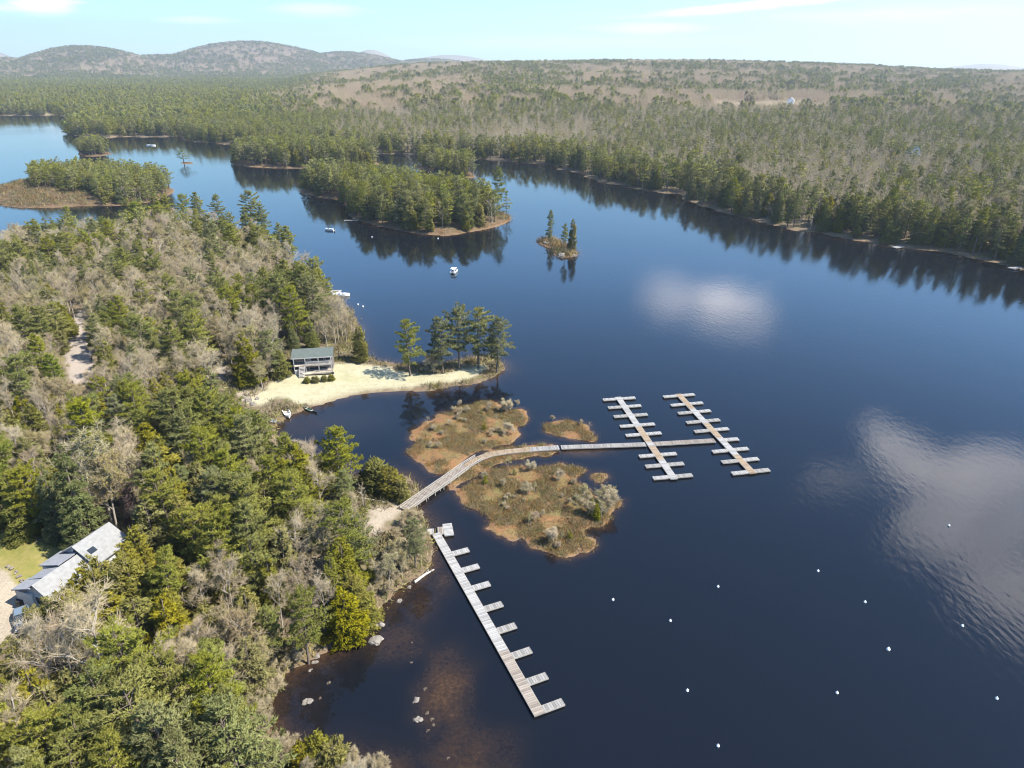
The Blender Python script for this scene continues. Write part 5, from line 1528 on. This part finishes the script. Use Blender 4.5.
# --- the white-roofed house in the wood
def gable_block(root, c, L, D, hw, hr, rz, roofmat, wallmat, over=.35, name='wing', ws=()):
    """walls + gable roof, ridge along local x"""
    e = bpy.data.objects.new(name, None)
    m = MB().box((0, 0, hw / 2), (L, D, hw))
    for s in (-1, 1):
        xx = s * (L / 2 - .06)
        m.solid([(xx - .06, -D / 2, hw), (xx + .06, -D / 2, hw), (xx + .06, D / 2, hw), (xx - .06, D / 2, hw)], [(xx - .06, -.03, hw + hr - .04), (xx + .06, -.03, hw + hr - .04), (xx + .06, .03, hw + hr - .04), (xx - .06, .03, hw + hr - .04)])
    w_ = m.build('wall', wallmat, root, c, rz)
    x0, x1 = -L / 2 - over, L / 2 + over; k = hr / (D / 2); yo = D / 2 + over; ze = hw - over * k
    r_ = MB()
    for s in (-1, 1):
        q = [(x0, s * yo, ze), (x1, s * yo, ze), (x1, 0, hw + hr), (x0, 0, hw + hr)]
        if s > 0: q = q[::-1]
        r_.solid(q, [(a, b_, z + .16) for a, b_, z in q])
    r_.build('roof', roofmat, root, c, rz)
    for (side, u, z, ww, wh_) in ws:
        if side in 'lr':
            s = 1 if side == 'l' else -1
            f_ = MB().box((u, s * (D / 2 + .02), z), (ww + .2, .06, wh_ + .2)).build('window', M['white'], root, c, rz)
            MB().box((u, s * (D / 2 + .05), z), (ww, .05, wh_)).build('pane', M['glass'], f_)
        else:
            s = 1 if side == 'e' else -1
            f_ = MB().box((s * (L / 2 + .02), u, z), (.06, ww + .2, wh_ + .2)).build('window', M['white'], root, c, rz)
            MB().box((s * (L / 2 + .05), u, z), (.05, ww, wh_)).build('pane', M['glass'], f_)
hz = 3.2
# the ridge runs from the far right end down towards the drive
e0 = Vector(G(110, 530, hz + 4)); e1 = Vector(G(34, 590, hz + 3))
hd = (e1 - e0); hl = hd.length; hd = hd.normalized(); hang = math.atan2(hd.y, hd.x)
hx, hy = e0.x, e0.y
hz = ground_z(*e0.lerp(e1, .5))
root = empty('white_roofed_house', (hx, hy, hz), hang); tag(root, 'long white-roofed house with grey-roofed bays half hidden by cedars', 'house')
print('house length', hl, 'z', hz)
gable_block(root, (hl * .20, -.6, 0), hl * .44, 6.0, 3.2, 1.9, 0, M['shingle'], M['clap'], .4, ws=[('l', -2, 1.8, 1.2, 1.2), ('l', 2, 1.8, 1.2, 1.2), ('r', 0, 1.8, 1.4, 1.2), ('e', -1.4, 1.8, .9, 1.1), ('e', 1.4, 1.8, .9, 1.1), ('e', 0, 4.2, .9, .9)])
gable_block(root, (hl * .70, 0, 0), hl * .56, 3.9, 2.6, 1.5, 0, M['shingle'], M['clap'], .35, ws=[('e', 0, 1.6, 1.0, 1.1), ('l', 2.0, 1.5, 1.2, 1.0), ('r', 2.0, 1.5, 1.2, 1.0)])
for u, ww, dp, zt in ((hl * .53, 2.8, 3.8, 3.8), (hl * .765, 1.7, 3.0, 3.5), (hl * .925, 2.0, 3.5, 3.3)):       # shed-roofed bays on the lawn side
    sgn = -1 if (Vector((-hd.y, hd.x)).x > 0) else 1
    dm = MB().box((u, sgn * (dp / 2 + .3), (zt - .75) / 2), (ww, dp - .6, zt - .75)).build('bay', M['clap'], root)
    za, zb = zt + .35, zt - .75
    r_ = [(u - ww / 2 - .22, sgn * .35, za), (u + ww / 2 + .22, sgn * .35, za), (u + ww / 2 + .22, sgn * (dp + .3), zb), (u - ww / 2 - .22, sgn * (dp + .3), zb)]
    if sgn > 0: r_ = r_[::-1]
    MB().solid(r_, [(a, b_, z + .15) for a, b_, z in r_]).build('bay_roof', M['shingle_grey'], dm)
    f_ = MB().box((u, sgn * (dp + .02), (zt - .75) * .55), (ww * .6, .06, 1.15)).build('window', M['white'], dm)
    MB().box((u, sgn * (dp + .05), (zt - .75) * .55), (ww * .52, .05, 1.0)).build('pane', M['glass'], dm)
sk = MB().box((0, 0, 0), (1.0, .8, .10)).build('skylight', M['glass'], root); sgn2 = -sgn
sk.location = (hl * .34, sgn2 * 1.7 - .6, 3.2 + 1.9 * (1 - 1.7 / 3.0) + .2); sk.rotation_euler = (sgn2 * -math.atan(1.9 / 3.0), 0, 0)

# --- the parked car on the gravel
x, y = G(22, 619, 3.6); zc = ground_z(x, y)
root = empty('parked_car', (x, y, zc + .02), math.radians(-55)); tag(root, 'pale blue car with dark windscreen parked on the gravel drive', 'car')
def loft(m, secs):
    b = len(m.v); k = len(secs[0])
    for s in secs: m.v += s
    for i in range(len(secs) - 1):
        for j in range(k):
            m.f.append((b + i * k + j, b + i * k + (j + 1) % k, b + (i + 1) * k + (j + 1) % k, b + (i + 1) * k + j))
    m.f.append(tuple(b + j for j in range(k))[::-1]); m.f.append(tuple(b + (len(secs) - 1) * k + j for j in range(k)))
    return m
def sec(x, w, z0, z1, k=.86): return [(x, -w, z0), (x, w, z0), (x, w, z0 + (z1 - z0) * .6), (x, w * k, z1), (x, -w * k, z1), (x, -w, z0 + (z1 - z0) * .6)]
body = loft(MB(), [sec(-2.2, .78, .35, .82), sec(-1.9, .86, .25, .95), sec(-.6, .88, .22, .98), (sec(.7, .88, .22, .97)), sec(1.8, .84, .24, .86), sec(2.2, .74, .34, .70)]).build('body', M['carpaint'], root)
cab = loft(MB(), [[(-1.75, -.74, .94), (-1.75, .74, .94), (-1.1, .60, 1.47), (-1.1, -.60, 1.47)], [(-.2, -.80, .95), (-.2, .80, .95), (-.2, .63, 1.52), (-.2, -.63, 1.52)], [(1.05, -.78, .93), (1.05, .78, .93), (.35, .60, 1.46), (.35, -.60, 1.46)]]).build('windows', M['glass'], root)
MB().box((-.35, 0, 1.50), (1.35, 1.16, .06)).build('car_roof', M['carpaint'], root)
for sx in (-1.35, 1.35):
    for s in (-1, 1):
        w_ = MB().tube((sx, s * .70, .32), (sx, s * .90, .32), .32, .32, 16).build('wheel', M['rubber'], root)
        MB().tube((sx, s * .89, .32), (sx, s * .915, .32), .19, .19, 12).build('rim', M['alu'], w_)
for s in (-1, 1): MB().box((2.14, s * .55, .66), (.14, .3, .14)).build('headlight', M['white'], root)
x, y = G(20, 602, 3.6)
o = MB(); o.box((0, 0, .55), (.75, .7, 1.0), 0, 1.08).box((0, 0, 1.09), (.85, .8, .1)).box((.3, .3, .1), (.12, .12, .2)).box((-.3, .3, .1), (.12, .12, .2))
tag(o.build('waste_bin', M['rubber'], None, (x, y, ground_z(x, y)), .4, False, .03), 'black bin standing between the house wall and the parked car', 'bin')
# stones edging the drive
for i, (a, b) in enumerate([(8, 567), (12, 569), (16, 573), (19, 577), (21.5, 581), (24, 587)]):
    boulder(a, b, .32, 140 + i, ['first', 'second', 'third', 'fourth', 'fifth', 'last'][i] + ' pale edging stone of the curved drive, counted from the lawn', .4, .7, 'stones edging the drive')
    o = COL.objects[-1]

# --- far houses
def far_house(px, py, L, D, hw, hr, rz, label, zoff=0.0, wallmat=None, roofmat=None):
    z = 0.
    for _ in range(4):
        x, y = G(px, py, z); z = ground_z(x, y)
    r_ = empty('far_house', (x, y, z + zoff), rz); tag(r_, label, 'house')
    gable_block(r_, (0, 0, 0), L, D, hw, hr, 0, roofmat or M['shingle'], wallmat or M['white'], .5, ws=[('r', -L / 4, 2, 1.6, 1.6), ('r', L / 4, 2, 1.6, 1.6), ('e', 0, 2, 1.6, 1.6)])
    return r_
far_house(791, 101, 11, 8, 5, 3.6, math.radians(65), 'white gabled house in a clearing high on the wooded slope')
far_house(911, 166, 7, 6, 7.0, 3.0, math.radians(80), 'small white cottage among trees above the right shore', 2.5, None, M['shingle_grey'])

# ------------------------------------------------------------------ light, sky, air
SUN_EL = math.radians(52); SUN_AZ = math.radians(106)       # azimuth clockwise from +Y
sd = Vector((math.sin(SUN_AZ) * math.cos(SUN_EL), math.cos(SUN_AZ) * math.cos(SUN_EL), math.sin(SUN_EL)))
sl = bpy.data.lights.new('sun', 'SUN'); sl.energy = 5.0; sl.angle = math.radians(.53); sl.color = (1.0, .94, .84)
so = bpy.data.objects.new('sun', sl); link(so); so.rotation_euler = (-sd).to_track_quat('-Z', 'Y').to_euler(); so.location = (0, 0, 400)

wd_ = bpy.data.worlds.new('World'); scene.world = wd_; wd_.use_nodes = True
wd_.node_tree.nodes.clear()
n = NT(wd_)
out = n.add('ShaderNodeOutputWorld'); bg = n.add('ShaderNodeBackground'); bg.inputs['Strength'].default_value = .125
sky = n.add('ShaderNodeTexSky'); sky.sky_type = 'NISHITA'; sky.sun_disc = False
sky.sun_elevation = SUN_EL; sky.sun_rotation = SUN_AZ
sky.altitude = 200; sky.air_density = 1.0; sky.dust_density = .3; sky.ozone_density = 3.0
tc = n.add('ShaderNodeTexCoord'); dirv = tc.outputs['Generated']
sp = n.add('ShaderNodeSeparateXYZ'); n.link(dirv, sp.inputs[0])
zc = n.math('MAXIMUM', sp.outputs[2], .02)
ux = n.math('DIVIDE', sp.outputs[0], zc); uy = n.math('DIVIDE', sp.outputs[1], zc)
cv = n.add('ShaderNodeCombineXYZ'); n.link(ux, cv.inputs[0]); n.link(uy, cv.inputs[1])
nz = n.noise(2.6, 6, .6, cv.outputs[0]); nz2 = n.noise(9.0, 5, .6, cv.outputs[0])
def blob(cx, cy, ax, ay, rot, soft=.5, k=1.0, wob=1.6):
    """soft cloud patch on the cloud layer (position = ground offset / height)"""
    co, si = math.cos(rot), math.sin(rot)
    dx = n.math('SUBTRACT', ux, cx); dy = n.math('SUBTRACT', uy, cy)
    a = n.math('DIVIDE', n.math('ADD', n.math('MULTIPLY', dx, co), n.math('MULTIPLY', dy, si)), ax)
    b = n.math('DIVIDE', n.math('SUBTRACT', n.math('MULTIPLY', dy, co), n.math('MULTIPLY', dx, si)), ay)
    r2 = n.math('SQRT', n.math('ADD', n.math('MULTIPLY', a, a), n.math('MULTIPLY', b, b)))
    v = n.math('ADD', r2, n.math('MULTIPLY', n.math('SUBTRACT', nz, .5), wob))
    v = n.math('ADD', v, n.math('MULTIPLY', n.math('SUBTRACT', nz2, .5), wob * .6))
    return n.math('MULTIPLY', n.maprange(v, 1.0 + soft * .3, 1.0 - soft, 0, 1), k)
def at(px, py): g = G(px, py); return g[0] / CAM_H, g[1] / CAM_H
masks = []
def ext(px, py, dx, dy):
    c = at(px, py); return c, abs(at(px + dx, py)[0] - c[0]), abs(at(px, py - dy)[1] - c[1])
for px, py, dx, dy, soft, k, wob in [(914, 460, 44, 42, .3, .85, 1.4), (985, 488, 72, 48, .3, .85, 1.5), (990, 462, 60, 26, .3, .85, 1.5), (1055, 520, 62, 70, .3, .85, 1.4), (960, 535, 52, 34, .35, .8, 1.6), (1040, 600, 66, 56, .35, .85, 1.6), (722, 306, 46, 26, .7, .8, 1.5), (685, 296, 44, 22, .8, .55, 1.5), (835, 478, 30, 14, .9, .4, 1.6), (360, 420, 45, 14, .9, .12, 1.0)]:
    c, ax, ay = ext(px, py, dx, dy); masks.append(blob(c[0], c[1], ax, ay, 0, soft, k, wob))
cl = masks[0]
for q in masks[1:]: cl = n.math('MAXIMUM', cl, q)
nm_ = n.noise(1.7, 5, .6, cv.outputs[0]); cl = n.math('MULTIPLY', cl, n.maprange(nm_, .36, .56, .45, 1.08))
# thin bright streaks low over the horizon
az = n.math('ARCTAN2', sp.outputs[0], sp.outputs[1])
el = n.math('ARCSINE', sp.outputs[2])
av = n.add('ShaderNodeCombineXYZ'); n.link(n.math('MULTIPLY', az, 14), av.inputs[0]); n.link(n.math('MULTIPLY', el, 90), av.inputs[1])
ns = n.noise(1.0, 5, .6, av.outputs[0])
def low(px, py, w, h, k, tilt=0.0):
    cx, cy_ = (px - 512) / FPX, (384 - py) / FPX
    d = Vector((cx, CT + cy_ * ST, -ST + cy_ * CT)).normalized()
    a0 = math.atan2(d.x, d.y); e0 = math.asin(d.z)
    da = n.math('SUBTRACT', az, a0); de = n.math('SUBTRACT', n.math('SUBTRACT', el, e0), n.math('MULTIPLY', da, tilt))
    a = n.math('DIVIDE', da, w / FPX); b = n.math('DIVIDE', de, h / FPX)
    r2 = n.math('ADD', n.math('SQRT', n.math('ADD', n.math('MULTIPLY', a, a), n.math('MULTIPLY', b, b))), n.math('MULTIPLY', n.math('SUBTRACT', ns, .5), 1.6))
    return n.math('MULTIPLY', n.maprange(r2, 1.2, .3, 0, 1), k)
lo = None
for q in [(44, 4, 22, 7, .9), (8, 8, 18, 3, .4), (195, 20, 34, 3, .35), (650, 28, 60, 5, .45), (745, 7, 100, 4, .6, .07), (320, 10, 40, 6, .3), (560, 42, 160, 7, .18), (880, 15, 90, 6, .2)]:
    v = low(*q); lo = v if lo is None else n.math('MAXIMUM', lo, v)
tint = n.ramp(sp.outputs[2], [(0.0, (.57, .76, .77)), (.09, (.41, .70, .74)), (.26, (.54, .97, 1.24)), (.45, (.43, .78, 1.03)), (.75, (.50, .72, .92)), (1.0, (.75, .88, 1.0))])
skyc = n.mix(1.0, sky.outputs[0], tint, 'MULTIPLY')
skyc = n.mix(cl, skyc, (14.2, 13.8, 14.4))
skyc = n.mix(lo, skyc, (9.0, 9.4, 9.5))
n.link(skyc, bg.inputs[0]); n.link(bg.outputs[0], out.inputs[0])

# the air: one even box of thin haze round everything
hz_ = MB().box((0, 4000, 400), (34000, 24000, 816)).build('haze', None)
hz_.data.materials.clear()
m = bpy.data.materials.new('haze_air'); m.use_nodes = True; m.node_tree.nodes.clear()
nn_ = NT(m); o_ = nn_.add('ShaderNodeOutputMaterial'); pv = nn_.add('ShaderNodeVolumePrincipled')
pv.inputs['Color'].default_value = (.82, .91, 1.0, 1); pv.inputs['Density'].default_value = 1.05e-4; pv.inputs['Anisotropy'].default_value = .3
nn_.link(pv.outputs[0], o_.inputs['Volume'])
hz_.data.materials.append(m); tag(hz_, 'thin bluish spring haze over the lake', 'haze', None, 'stuff')

vs = scene.view_settings
scene.display_settings.display_device = 'sRGB'
vs.view_transform = 'Standard'; vs.look = 'None'; vs.exposure = 1.42; vs.gamma = 1.0; vs.use_curve_mapping = False
cy = scene.cycles
cy.max_bounces = 6; cy.diffuse_bounces = 2; cy.glossy_bounces = 3; cy.transmission_bounces = 3; cy.transparent_max_bounces = 8; cy.volume_bounces = 0
cy.sample_clamp_indirect = 6; cy.caustics_reflective = False; cy.caustics_refractive = False
cy.use_denoising = True
cy.filter_width = 1.1
